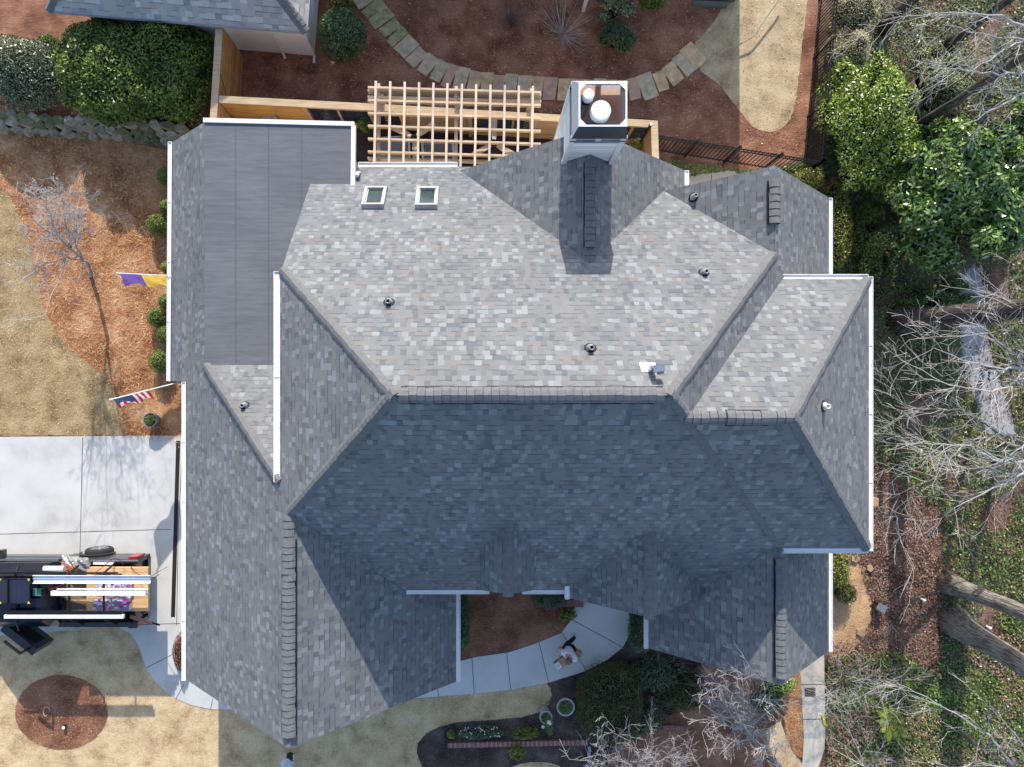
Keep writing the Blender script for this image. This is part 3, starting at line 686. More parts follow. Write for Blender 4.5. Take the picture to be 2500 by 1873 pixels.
# chimney
x0, x1, y0, y1 = 1.98, 3.07, 5.46, 6.58; zc0 = Z(15.2); zc1 = Z(14.24)
mb = MB(); mb.prism([(x0,y0),(x1,y0),(x1,y1),(x0,y1)], 0, zc0)
ch = mb.build('chimney', siding, house)
mb = MB()
for X in (x0, x1):
    for Y in (y0, y1):
        mb.box((X, Y, zc0/2), (.10+.004, .10+.004, zc0-.01))
mb.build('corner_board', white, ch)
mb = MB()
bx = (x0-.03, x1+.05, y0-.04, y1+.06); tx = (1.99, 2.965, 5.38, 6.27)
b_ = [(bx[0],bx[2]),(bx[1],bx[2]),(bx[1],bx[3]),(bx[0],bx[3])]; t_ = [(tx[0],tx[2]),(tx[1],tx[2]),(tx[1],tx[3]),(tx[0],tx[3])]
zb = zc0+.17
for i in range(4):
    j = (i+1) % 4; mb.face([(*b_[i],zb),(*b_[j],zb),(*t_[j],zc1),(*t_[i],zc1)], 1 if i == 0 else 0)
    ii = lambda q, s: (q[0]+(s if q[0] < 2.4 else -s), q[1]+(s if q[1] < 5.9 else -s))
    a0, a1 = ii(t_[i], .035), ii(t_[j], .035); c0, c1 = ii(b_[i], .06), ii(b_[j], .06)
    mb.face([(*t_[i],zc1),(*t_[j],zc1),(*a1,zc1),(*a0,zc1)], 2)
    mb.face([(*a0,zc1),(*a1,zc1),(*c1,zb),(*c0,zb)], 0)
for (cx, cy) in b_+[((bx[0]+bx[1])/2,bx[2]),((bx[0]+bx[1])/2,bx[3])]:
    mb.box((cx+(.05 if cx<2.3 else (-.05 if cx>2.8 else 0)), cy+(.04 if cy<5.9 else -.04), zc0+.08), (.12,.06,.22), 0)
for (cx, cy) in t_:
    sx = 1 if cx < 2.4 else -1; sy = 1 if cy < 5.9 else -1
    mb.face([(cx+sx*.03,cy+sy*.03,zc1+.003),(cx+sx*.16,cy+sy*.03,zc1+.003),(cx+sx*.03,cy+sy*.16,zc1+.003)], 2)
shroud_g = plain("shroud_grey", (.66,.69,.72), .5, var=.06)
mb.build('chimney_shroud', [shroud_g, plain("shroud_dark_face", (.05,.06,.075), .55, var=.15), metal_w], ch)  # front face of the shroud is coloured darker than the other three
mb = MB(); mb.box(((x0+x1)/2,(y0+y1)/2,zc0-.03),(x1-x0+.10,y1-y0+.10,.05)); mb.build('flashing_band', metal_g, ch)
mb = MB(); mb.box(((x0+x1)/2,(y0+y1)/2,zc0+.02),(x1-x0-.02,y1-y0-.02,.03)); mb.build('rusty_pan', rust, ch)
for (px, py, r, h) in ((1438,229,.115,.97),(1468,268,.205,.95)):
    zt = zc0+.04+h; c = at(px, py, zt); c.z = zc0+.04
    m_ = MB(); m_.lathe(c, [(r*.8,0),(r*.8,h*.6),(r*.8,h*.62)], 24); fo = m_.build('flue', metal_g, ch)
    m_ = MB(); m_.lathe(c, [(r*.9,h*.78),(r,h*.80),(r,h*.955),(r*.95,h*.985),(r*.6,h*.995),(0,h)], 28); m_.build('flue_cap', metal_w, ch)

# ------------------------------------------------------------------ neighbour's house, top left
nb = empty('house', (-8.7, 12.5, 0), 'low white house with grey hip roof at the top left edge', 'house')
A = at(748,77,2.15); B = at(115,25,2.15); u = (B-A); W = u.length; u.normalize(); v = Vector((-u.y, u.x, 0)); v = v if v.y > 0 else -v
dep = 8.4; rise = .86; hz = 2.15
def q(a, b, z): return A+u*a+v*b+Vector((0, 0, z-2.15))
def nslope(pts, ax):  # ax: function giving (u,v) coordinates
    mb = MB(); mb.face([q(*p) for p in pts], 0, [ax(p) for p in pts]); mb.face([q(p[0],p[1],p[2]-.1) for p in pts][::-1], 1); 
    mb.build('roof_slope', [shingle_n, edge], nb)
sl = math.sqrt(1+rise*rise); hh = dep/2; rz = hz+hh*rise
nslope([(0,0,hz),(W,0,hz),(W-hh,hh,rz),(hh,hh,rz)][::-1], lambda p: (p[0]+70, p[1]*sl+60))
nslope([(W,dep,hz),(0,dep,hz),(hh,hh,rz),(W-hh,hh,rz)][::-1], lambda p: (p[0]+70, (dep-p[1])*sl+60))
nslope([(0,dep,hz),(0,0,hz),(hh,hh,rz)][::-1], lambda p: (p[1]+70, p[0]*sl+60))
nslope([(W,0,hz),(W,dep,hz),(W-hh,hh,rz)][::-1], lambda p: (p[1]+70, (W-p[0])*sl+60))
mb = MB(); cap_run(mb, q(0,0,hz), q(hh,hh,rz), .14, .16, .02); cap_run(mb, q(W,0,hz), q(W-hh,hh,rz), .14, .16, .02); mb.build('hip_cap', CM, nb)
mb = MB(); s_ = .30
ring = [q(s_,s_,0), q(W-s_-.45,s_,0), q(W-s_-.45,dep-s_,0), q(s_,dep-s_,0)]
mb.prism([(p.x, p.y) for p in ring], 0, hz-.02); mb.build('wall', wall_nb, nb)
mb = MB(); mb.bar(q(0,0,hz-.06), q(W,0,hz-.06), .06, .12); mb.bar(q(0,0,hz-.06), q(0,dep,hz-.06), .06, .12); mb.build('fascia', plain("grey_fascia", (.36,.36,.39), .6), nb)
mb = MB(); P = q(s_+.95,s_-.06,0); mb.tube([P+Vector((0,0,1.25)), P+Vector((0,0,.12)), P+Vector((.03,-.12,.04))], .04, 8); mb.tube([q(s_-.03,s_-.04,2.0), q(s_-.03,s_-.04,.1), q(s_-.02,s_-.25,.05)], .045, 8); mb.build('downspout', metal_w, nb)
mb = MB(); P = q(W-1.25,s_-.05,0)
mb.lathe(P+Vector((0,-.02,1.2)), [(.10,0),(.12,.04),(.09,.10),(0,.11)], 12); P = q(W-2.7,s_-.05,0); mb.lathe(P+Vector((0,-.03,1.1)), [(.10,0),(.12,.04),(.09,.10),(0,.11)], 12); mb.build('wall_vent', metal_w, nb)
# house behind the back yard (out of view, it shades the yard)
nb2 = empty('house', (2, 17, 0), 'neighbouring house beyond the back yard', 'house')
mb = MB(); mb.prism([(-4.0,14.2),(8.1,14.2),(8.1,21),(-4.0,21)], 0, 3.6); mb.build('wall', wall_nb, nb2)
mb = MB(); mb.hexa([(-4.3,14,3.6),(8.4,14,3.6),(8.4,21.3,3.6),(-4.3,21.3,3.6),(-4.0,16.5,5.35),(8.1,16.5,5.35),(8.1,18.8,5.35),(-4.0,18.8,5.35)]); mb.hexa([(-4.3,13.9,3.6),(8.4,13.9,3.6),(8.4,14.0,3.6),(-4.3,14.0,3.6),(-4.3,13.9,4.3),(8.4,13.9,4.3),(8.4,14.0,4.3),(-4.3,14.0,4.3)]); mb.build('roof', shingle_n, nb2)

# ------------------------------------------------------------------ fences
fh = 1.92
def wood_fence():
    o = empty('wooden_fence', at(900,260,0)*1.0, 'orange cedar privacy fence with flat cap along the deck', 'fence')
    c = [at(535,66,fh), at(520,262,fh), at(519,300,fh)]
    P0 = at(527,243,fh); P1 = at(905,262,fh); P2 = at(1165,278,fh); P3 = at(1597,303,fh); P4 = at(1601,420,fh)
    mb = MB(); mb.bar(at(536,60,fh), at(519,330,fh), .20, .05); mb.bar(P0+Vector((.1,0,.002)), P1, .20, .05); mb.bar(P1, P3, .20, .05); mb.bar(P3+Vector((0,.09,.002)), P4, .20, .05)
    mb.build('cap_rail', cap_w, o)
    mb = MB()
    a, b = at(536,62,fh), at(519,330,fh); mb.bar((a.x+.04,a.y,fh/2), (b.x+.04,b.y,fh/2), .04, fh-.06)
    mb.build('board_panel', fence_y, o)
    mb = MB(); mb.bar((P3.x-.03,P3.y,fh/2), (P4.x-.03,P4.y,fh/2), .04, fh-.06); mb.build('board_panel', fence_y, o)
    def seg(A, B, z0, z1, nm, mat, th=.04, off=0):
        mb = MB(); mb.bar((A.x,A.y+off,(z0+z1)/2), (B.x,B.y+off,(z0+z1)/2), th, z1-z0); mb.build(nm, mat, o)
    def lerp(t): 
        L1 = (P1-P0).length; L2 = (P3-P1).length; s = t*(L1+L2)
        return P0.lerp(P1, s/L1) if s < L1 else P1.lerp(P3, (s-L1)/L2)
    # solid boards and lattice windows in turn
    sects = [(0,.20,'b'),(.20,.42,'l'),(.42,.58,'b'),(.58,.73,'l'),(.73,.87,'b'),(.87,1.0,'l')]
    for (a, b, k) in sects:
        A, B = lerp(a), lerp(b)
        if k == 'b': seg(A, B, .1, fh-.03, 'board_panel', fence_w)
        else:
            seg(A, B, .1, .62, 'board_panel', fence_w); seg(A, B, fh-.28, fh-.03, 'board_panel', fence_w)
            m_ = MB(); r = random.Random(int(a*100)); d = (B-A); n = int(d.length/.055)
            for i in range(n):
                for j in range(16):
                    if r.random() < .8:
                        c_ = A+d*((i+r.uniform(.2,.8))/n); z_ = .66+j*.062+r.uniform(-.01,.01)
                        R_ = Matrix.Rotation(r.uniform(0,3.1),3,'Y'); m_.box((c_.x,c_.y,z_), (.062,.012,.018), 0, M=R_)
            m_.build('lattice_panel', dark_metal, o)
            for k2 in range(0, 4):
                c_ = A.lerp(B, k2/3); f_ = MB(); f_.box((c_.x,c_.y,1.12),(.07,.07,1.05)); f_.build('mullion', fence_v, o)
    for t_ in (0,.2,.42,.58,.73,.87,1.0):
        c_ = lerp(t_); m_ = MB(); m_.box((c_.x,c_.y-.05,fh/2),(.12,.10,fh-.05)); m_.build('post', fence_v, o)
    c_ = at(532,140,0); m_ = MB(); m_.bar((at(528,170,fh).x+.075,at(528,170,fh).y,1.85),(at(528,170,fh).x+.075,at(528,170,fh).y-1.5,.15),.01,.012); m_.build('gate_cable', dark_metal, o)
wood_fence()
# pole standing at the fence corner
pt = at(1590,303,2.25); t0 = empty('lamp_pole', (pt.x,pt.y,0), 'thin black pole with white cap inside the fence corner', 'pole')
mb = MB(); mb.tube([(pt.x,pt.y,.3),(pt.x,pt.y,2.1)], .03, 10); mb.build('pole', dark_metal, t0)
mb = MB(); mb.lathe((pt.x,pt.y,2.08), [(.05,0),(.055,.08),(.04,.14)], 14); mb.build('collar', dark_metal, t0)
mb = MB(); mb.lathe((pt.x,pt.y,2.2), [(.04,0),(.04,.04),(0,.05)], 14); mb.build('cap', metal_w, t0)

def iron_fence(A, B, label, hgt=1.35, nposts=5, gap=.115):
    o = empty('iron_fence', (A.x,A.y,0), label, 'fence')
    d = (B-A); L = d.length; dn = d/L
    mb = MB()
    for z_ in (hgt-.06, hgt-.22, .18): mb.bar((A.x,A.y,z_), (B.x,B.y,z_), .03, .035)
    mb.build('rails', dark_metal, o)
    mb = MB(); n = int(L/gap)
    for i in range(n+1):
        p = A+d*(i/n); mb.bar((p.x,p.y,.05), (p.x,p.y,hgt), .018, .018)
    mb.build('pickets', dark_metal, o)
    for i in range(nposts):
        p = A+d*(i/(nposts-1)); m_ = MB(); m_.bar((p.x,p.y,0), (p.x,p.y,hgt+.08), .055, .055); m_.box((p.x,p.y,hgt+.10),(.075,.075,.03)); m_.build('post', dark_metal, o)
iron_fence(at(1602,329,1.35), at(2008,394,1.35), 'black iron picket fence running from the cedar fence to the woods', 1.35, 5)
iron_fence(at(2008,394,1.35), at(2052,-60,1.35), 'black iron picket fence along the right side of the back yard', 1.35, 4)

# ------------------------------------------------------------------ pergola
pg = empty('pergola', at(1100,300,0), 'new pine pergola of crossing slats over the deck', 'pergola')
zr, zp, zb_ = 2.95, 2.83, 2.66
xs = [917.8,953.2,988.5,1023.5,1058.4,1092.5,1127.8,1162.7,1197.5,1232.4,1266.7,1301]
for i, x in enumerate(xs):
    mb = MB(); mb.bar(at(x, 199+i*1.15, zr), at(x-3.5, 402+i*1.0, zr), .062, .085); mb.build('rafter', perg_y, pg)
for k in range(6):
    y = 215+k*31.3; mb = MB(); mb.bar(at(899,y,zp), at(1320,y+12.6,zp), .055, .13); mb.build('purlin', perg_x, pg)
for y in (224,239):
    mb = MB(); mb.bar(at(899,y,zb_), at(1321,y+11,zb_), .05, .20); mb.build('beam', perg_x, pg)
mb = MB(); mb.bar(at(899,388,zb_), at(1321,399,zb_), .05, .20); mb.build('beam', perg_x, pg)
for x, yy in ((925,206),(1114,213),(1297,218)):
    mb = MB(); mb.bar(at(x,yy,zb_+.02), at(x-1,402,zb_+.02), .085, .14); mb.build('beam', perg_y, pg)
    for y in (yy+16, 395):
        P = at(x, y, zb_); mb = MB(); mb.box((P.x,P.y,1.28),(.14,.14,2.5)); mb.build('post', perg_y, pg)
# ceiling fans
def fan(px, py, ang, label):
    c = at(px, py, 2.3); o = empty('ceiling_fan', c, label, 'fan')
    mb = MB(); mb.lathe(c+Vector((0,0,-.08)), [(0,0),(.09,.01),(.10,.08),(.04,.14),(.02,.16),(.02,.36)], 16); mb.build('motor', dark_metal, o)
    for k in range(3):
        a = math.radians(ang+k*120); M = Matrix.Rotation(a, 3, 'Z') @ Matrix.Rotation(.12, 3, 'X')
        mb = MB(); pts = [(.10,-.05),(.20,-.075),(.66,-.09),(.72,-.05),(.72,.05),(.66,.08),(.20,.065),(.10,.05)]
        vt = [c+M@Vector((x,y,.012)) for x,y in pts]; vb = [c+M@Vector((x,y,-.012)) for x,y in pts]
        mb.face(vt); mb.face(vb[::-1])
        for i in range(8): j=(i+1)%8; mb.face([vb[i],vb[j],vt[j],vt[i]])
        mb.build('blade', perg_x, o)
fan(1011,336,35,'ceiling fan with pale wooden blades under the left half of the pergola')
fan(1206,350,90,'ceiling fan with pale wooden blades under the right half of the pergola')
# lounge chairs
cush = plain("grey_cushion", (.24,.25,.27), .9, var=.06, scale=12)
def lounge(px, py, label, rz=.0, w=.95):
    c = at(px, py, .6); o = empty('lounge_chair', (c.x,c.y,.3), label, 'chair', 'grey lounge chairs on the deck')
    M = Matrix.Rotation(rz, 3, 'Z')
    def B(mb, p, d, R=None): mb.box(Vector((c.x,c.y,.3))+M@Vector(p), d, 0, M=(M if R is None else M@R))
    mb = MB(); B(mb,(0,0,.30),(w-.08,.62,.14)); mb.build('seat_cushion', cush, o)
    mb = MB(); B(mb,(0,-.36,.55),(w-.08,.14,.42), Matrix.Rotation(.3,3,'X')); mb.build('back_cushion', cush, o)
    mb = MB(); B(mb,(0,0,.20),(w,.72,.05)); B(mb,(0,-.44,.66),(w,.03,.04)); B(mb,(0,.35,.30),(w,.03,.03)); mb.build('frame', metal_w, o)
    for sx in (-1,1):
        mb = MB(); B(mb,(sx*w/2,0,.50),(.05,.70,.04)); mb.build('armrest', metal_w, o)
        for sy in (-1,1): mb = MB(); B(mb,(sx*(w/2-.03),sy*.32,.24),(.04,.04,.48)); mb.build('leg', metal_w, o)
lounge(963,362,'grey cushioned lounge chair on the deck nearest the flat roof', .06); lounge(1070,378,'grey cushioned lounge chair on the deck nearest the gable', .05)
# small square patio table
c = at(659,296,.85); o = empty('patio_table', (c.x,c.y,.3), 'small square beige table turned diagonally beside the cedar fence', 'table')
mb = MB(); mb.box((c.x,c.y,.98),(.40,.40,.03),0,rz=.9); mb.build('tabletop', plain("beige_top",(.36,.33,.29),.6), o)
for i in range(4):
    mb = MB(); a=.9+math.pi/4+i*math.pi/2; mb.box((c.x+.22*math.cos(a),c.y+.22*math.sin(a),.63),(.03,.03,.68)); mb.build('leg', dark_metal, o)

# ------------------------------------------------------------------ foliage tools
RNG = np.random.default_rng(7)
def leaves(name, P, nrm, size, mat, parent, aspect=.5, tilt=.8, var=.35):
    """P (N,3) centres; nrm (N,3) preferred normals"""
    n = len(P)
    nn = nrm+RNG.normal(0, tilt, (n, 3)); nn[:, 2] += .15; nn /= np.linalg.norm(nn, axis=1)[:, None]+1e-9
    r = RNG.normal(0, 1, (n, 3)); a = np.cross(nn, r); a /= np.linalg.norm(a, axis=1)[:, None]+1e-9
    b = np.cross(nn, a); s = size*(1+RNG.uniform(-var, var, n))[:, None]
    fold = nn*s*.12
    V = np.stack([P-a*s*.5, P+b*s*.5*aspect-fold, P+a*s*.5, P-b*s*.5*aspect-fold], axis=1)
    return quads_mesh(name, V, mat, parent)
def lump_noise(d, seed, amp):
    r = np.random.default_rng(seed); out = np.zeros(len(d))
    for k in range(7):
        f = r.normal(0, 1, 3)*r.uniform(2.0, 6.0); out += np.sin(d@f+r.uniform(0, 6.28))/3.2
    return 1+amp*out
def shrub(name, px, py, rx, ry, h, n, size, mat, label, cat='shrub', group=None, lump=.10, seed=0, zbase=0.0, rot=0.0, flat=1.0, aspect=.5, clip=False, tilt=.8, super_=2.0):
    """px,py = centre of its outline in the photo, rx,ry outline radii in px, at mid height"""
    zc = zbase+h*.45; C = at(px, py, zc); sx = rx*(H-zc)/F; sy = ry*(H-zc)/F
    o = empty(name, (C.x, C.y, zbase), label, cat, group)
    d = RNG.normal(0, 1, (n, 3)); d[:, 2] = np.abs(d[:, 2])*1.0-.15
    if super_ > 2: 
        q_ = (np.abs(d)**super_).sum(1)**(1/super_); 
    else: q_ = np.linalg.norm(d, axis=1)
    d = d/q_[:, None]
    k = lump_noise(d, seed+11, lump)*(1-RNG.uniform(0, 1, n)**2.2*.28)
    e = d*k[:, None]
    cr, sr = math.cos(rot), math.sin(rot)
    X = e[:, 0]*sx; Y = e[:, 1]*sy
    P = np.stack([C.x+X*cr-Y*sr, C.y+X*sr+Y*cr, zbase+np.maximum(.03, h*.42+e[:, 2]*h*.58*flat)], 1)
    nr = np.stack([d[:, 0]/sx, d[:, 1]/sy, d[:, 2]/(h*.58)], 1); nr /= np.linalg.norm(nr, axis=1)[:, None]
    leaves('foliage', P, nr, size, mat, o, aspect, tilt)
    # near-black closed core behind the leaves, blocks the ground
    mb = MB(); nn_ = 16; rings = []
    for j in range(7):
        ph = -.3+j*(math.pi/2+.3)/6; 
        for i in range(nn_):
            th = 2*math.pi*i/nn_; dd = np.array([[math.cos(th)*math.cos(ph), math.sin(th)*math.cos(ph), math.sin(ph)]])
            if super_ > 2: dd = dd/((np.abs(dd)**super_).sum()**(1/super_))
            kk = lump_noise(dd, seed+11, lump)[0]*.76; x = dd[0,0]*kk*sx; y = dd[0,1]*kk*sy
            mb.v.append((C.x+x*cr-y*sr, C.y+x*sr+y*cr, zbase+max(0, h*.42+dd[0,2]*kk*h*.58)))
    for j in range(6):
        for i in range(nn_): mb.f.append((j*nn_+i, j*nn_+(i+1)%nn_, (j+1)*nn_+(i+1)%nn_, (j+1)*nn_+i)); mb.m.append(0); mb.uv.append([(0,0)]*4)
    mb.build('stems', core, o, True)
    return o

def cluster(name, px, py, rx, ry, h, n, nb_, size, mat, label, cat='shrub', group=None, seed=0, zbase=0.0, aspect=.5, tilt=.8, lump=.16, br=(.34,.55), gap=.0):
    """an uneven crown made of many overlapping leaf clumps"""
    r = np.random.default_rng(seed+500); zc = zbase+h*.5; C = at(px, py, zc); sx = rx*(H-zc)/F; sy = ry*(H-zc)/F
    o = empty(name, (C.x, C.y, zbase), label, cat, group); Ps = []; Ns = []; mb = MB(); tot = 0; bl = []
    for k in range(nb_):
        a = r.uniform(0, 6.283); q = math.sqrt(r.uniform(0, 1)) if k else 0; fr_ = r.uniform(*br)*(1-.25*q)
        bl.append((C.x+math.cos(a)*q*sx*(1-fr_*.75), C.y+math.sin(a)*q*sy*(1-fr_*.75), fr_, h*(1-.42*q*q-r.uniform(0,.22))))
    w = np.array([b[2]**2 for b in bl]); w /= w.sum()
    for (bx, by, fr_, bh), wi in zip(bl, w):
        m = int(n*wi); d = r.normal(0, 1, (m, 3)); d[:, 2] = np.abs(d[:, 2])-.25; d /= np.linalg.norm(d, axis=1)[:, None]
        k = lump_noise(d, int(seed+bx*100) % 9999, lump)*(1-r.uniform(0, 1, m)**1.6*.40); e = d*k[:, None]
        R_ = fr_*(sx+sy)/2; vz = min(R_*1.0, bh*.6)
        Ps.append(np.stack([bx+e[:, 0]*fr_*sx, by+e[:, 1]*fr_*sy, zbase+np.maximum(.04, bh-vz+e[:, 2]*vz)], 1)); Ns.append(d)
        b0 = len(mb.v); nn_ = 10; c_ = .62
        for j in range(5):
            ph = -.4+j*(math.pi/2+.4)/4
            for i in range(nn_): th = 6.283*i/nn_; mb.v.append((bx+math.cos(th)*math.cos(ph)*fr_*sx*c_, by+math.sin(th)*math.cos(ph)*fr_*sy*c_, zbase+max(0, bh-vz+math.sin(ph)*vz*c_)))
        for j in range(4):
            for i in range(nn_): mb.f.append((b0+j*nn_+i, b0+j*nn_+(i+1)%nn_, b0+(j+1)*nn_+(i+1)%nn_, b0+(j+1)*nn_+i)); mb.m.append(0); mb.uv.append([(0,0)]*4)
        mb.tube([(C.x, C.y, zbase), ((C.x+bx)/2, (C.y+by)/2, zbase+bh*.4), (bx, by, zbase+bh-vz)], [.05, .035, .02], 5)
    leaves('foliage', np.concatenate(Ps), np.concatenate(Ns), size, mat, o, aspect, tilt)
    mb.build('stems', core, o)  # near-black core blobs behind the leaves, plus stem tubes
    return o

shrub('laurel_hedge', 335,185,188,118,2.1,24000,.115,lf_laurel,'broad green laurel hedge filling the corner beside the cedar fence','hedge',lump=.13,seed=3,super_=3.0,aspect=.42,tilt=1.0)
shrub('camellia_shrub', 55,178,122,88,1.9,15000,.06,lf_camel,'large glossy grey-green rounded shrub at the left edge','shrub',lump=.08,seed=5)
shrub('holly_shrub', 836,88,56,62,1.7,9000,.06,lf_dark,'round dark glossy shrub beside the corner of the white house','shrub',lump=.05,seed=8)
shrub('small_shrub', 118,108,24,22,.6,1200,.06,lf_laurel,'small green shrub behind the rounded grey-green shrub','shrub',seed=9)
shrub('yellow_green_shrub', 836,8,30,26,.7,1600,.06,lf_yel,'small bright yellow-green shrub above the round dark shrub','shrub',seed=10)
cluster('camellia_shrub', 1505,12,70,44,1.5,6500,8,.06,lf_camel,'glossy flowering shrub cut by the top edge','shrub',seed=12)
cluster('azalea_shrub', 1503,95,60,52,1.0,7500,9,.05,lf_dark,'dark green rounded shrub in the middle of the back bed','shrub',seed=13)
shrub('green_shrub', 1590,5,32,18,.8,1500,.06,lf_laurel,'narrow green shrub at the top edge beside the flowering shrub','shrub',seed=14)
# boxwoods beside the left wall
for i, (px, py, r, nm) in enumerate([(387,550,27,'round clipped boxwood standing alone left of the wall, north of the purple flag'),(408,432,22,'clipped boxwood half under the eave, topmost of the row'),(412,508,20,'clipped boxwood under the eave above the lone round one'),(414,655,17,'clipped boxwood under the eave just above the purple flag pole'),
      (387,775,26,'round clipped boxwood left of the wall, below the purple flag'),(411,738,20,'clipped boxwood under the eave touching the round one below the purple flag'),(408,818,24,'clipped boxwood under the eave, below the round one'),(395,883,30,'large clipped boxwood just above the striped flag pole')]):
    shrub('boxwood', px, py, r, r, .75, 2600, .036, lf_box, nm, 'shrub', 'clipped boxwoods along the left wall', lump=.03, seed=20+i)
shrub('brown_shrub', 441,1592,17,46,.7,1600,.045,leaf_mat("rust_leaf",[(.05,.02,.015),(.12,.05,.04),(.2,.1,.07)]),'narrow brown shrub under the eave at the garage corner','shrub',seed=31)
shrub('clipped_hedge', 1131,1512,17,68,1.0,4200,.05,leaf_mat("hedge_leaf",[(.012,.04,.02),(.03,.09,.04),(.06,.15,.06)]),'narrow dark green hedge along the wall in the courtyard','hedge',lump=.06,seed=32,super_=3)
shrub('clipped_hedge', 1343,1452,44,30,.9,3800,.04,lf_dark,'dark clipped hedge under the front gutter beside the entry','hedge',lump=.05,seed=33,super_=3)
shrub('small_shrub', 1385,1500,24,15,.4,900,.05,lf_yel,'small green plant beside the brick step','plant',seed=34,lump=.25)
shrub('entry_hedge', 1562,1535,28,52,1.0,4800,.04,lf_dark,'dark clipped hedge between the curved path and the right wing','hedge',lump=.06,seed=35,super_=3)
shrub('juniper_shrub', 1490,1715,78,98,.8,13000,.045,lf_olive,'spreading olive-green shrub right of the white bowl planter','shrub',lump=.12,seed=36,super_=2.6)
cluster('evergreen_shrub', 1595,1645,85,66,.8,10000,14,.05,lf_dark,'dark green spreading shrub in front of the right wing','shrub',seed=37)
cluster('evergreen_shrub', 1570,1755,75,50,.7,7500,12,.05,lf_dark,'dark green shrub behind the brick edging curve','shrub',seed=38)
cluster('juniper_shrub', 1660,1695,80,70,.7,8000,14,.045,lf_olive,'low brownish-green shrub under the bare twigs of the right wing','shrub',seed=39)
cluster('green_shrub', 1900,1668,46,38,.9,3600,9,.06,lf_holly,'bright green shrub under the lower tip of the right gable','shrub',seed=40)
shrub('green_shrub', 1866,1715,34,26,.7,1800,.06,lf_dark,'dark leafy shrub below the right gable beside the straw strip','shrub',lump=.15,seed=41)
cluster('yellow_green_shrub', 2044,560,54,125,1.1,10000,18,.05,lf_yel,'yellow-green hedge shrub along the upper right eave','shrub',seed=42)
shrub('yellow_green_shrub', 1972,440,40,26,1.0,2600,.05,lf_yel,'yellow-green shrub beside the tip of the upper right gable','shrub',lump=.12,seed=43)
cluster('green_shrub', 2045,1395,40,72,1.0,5500,12,.055,lf_yel,'green shrub along the lower right eave above the bare clay','shrub',seed=44)
shrub('green_shrub', 2062,1445,28,26,.7,1500,.05,lf_olive,'loose olive shrub at the edge of the bare clay','shrub',lump=.2,seed=45)
cluster('silver_shrub', 2080,130,55,90,1.8,8000,14,.05,lf_silver,'pale silvery-green shrub just right of the back iron fence','shrub',seed=46,aspect=.3)
shrub('silver_shrub', 2085,35,50,48,1.6,3600,.05,lf_silver,'pale olive shrub in the top corner of the woods by the fence','shrub',lump=.22,seed=47,aspect=.35)
cluster('holly_tree', 2130,290,120,190,2.8,30000,34,.075,lf_holly,'bright glossy green holly beside the back iron fence','tree',seed=48,br=(.22,.40))
cluster('holly_bush', 2160,395,125,90,1.8,13000,20,.065,lf_ivyb,'mid green bush between the holly and the magnolia','bush',seed=49,br=(.20,.36))
cluster('silver_shrub', 2290,205,125,110,2.0,13000,24,.05,leaf_mat("grey_green_leaf",[(.05,.07,.03),(.10,.13,.06),(.19,.22,.12),(.30,.32,.2)]),'grey-green tangle of leaves below the crossing branches','bush',seed=50,br=(.18,.34))
cluster('magnolia_tree', 2372,480,200,215,4.2,20000,40,.19,lf_mag,'large dark magnolia with big shiny leaves at the right','tree',seed=51,aspect=.38,br=(.20,.36),tilt=.6)
cluster('magnolia_tree', 2520,300,80,90,3.0,3200,10,.19,lf_mag,'edge of a second shiny-leaved magnolia at the right border','tree',seed=52,aspect=.38)
cluster('ivy_mound', 2135,590,75,120,.8,11000,26,.06,lf_ivyb,'leafy green mound between the yellow-green hedge and the magnolia','bush',seed=80,br=(.18,.32))
cluster('ivy_mound', 2290,720,110,60,.6,9000,22,.06,lf_ivy,'dark green mound above the thick dark trunk','bush',seed=81,br=(.18,.32))
# fine plants in the front bed
shrub('low_flowers', 1172,1788,58,17,.22,1900,.05,leaf_mat("dull_green",[(.03,.05,.03),(.06,.1,.05),(.12,.16,.1)]),'low patch of small white-flowered plants behind the brick edging','plant',lump=.2,seed=60)
shrub('yellow_green_plant', 1282,1788,30,15,.35,1100,.08,lf_yel,'yellow-green strappy plant behind the brick edging','plant',lump=.3,seed=61,aspect=.25)
shrub('yellow_green_plant', 1262,1836,19,17,.3,900,.09,lf_yel,'yellow-green tuft in front of the brick edging','plant',lump=.25,seed=62,aspect=.2)
wf = plain("white_petal", (.75,.75,.68), .6)
mb = MB(); r = random.Random(4)
for i in range(26):
    p = at(1172+r.uniform(-55,55),1788+r.uniform(-14,14),.24); mb.lathe(p, [(.018,0),(.02,.01),(0,.015)], 6)
tag(mb.build('white_flowers', wf), 'tiny white blooms dotted over the low patch behind the brick edging', 'flowers')

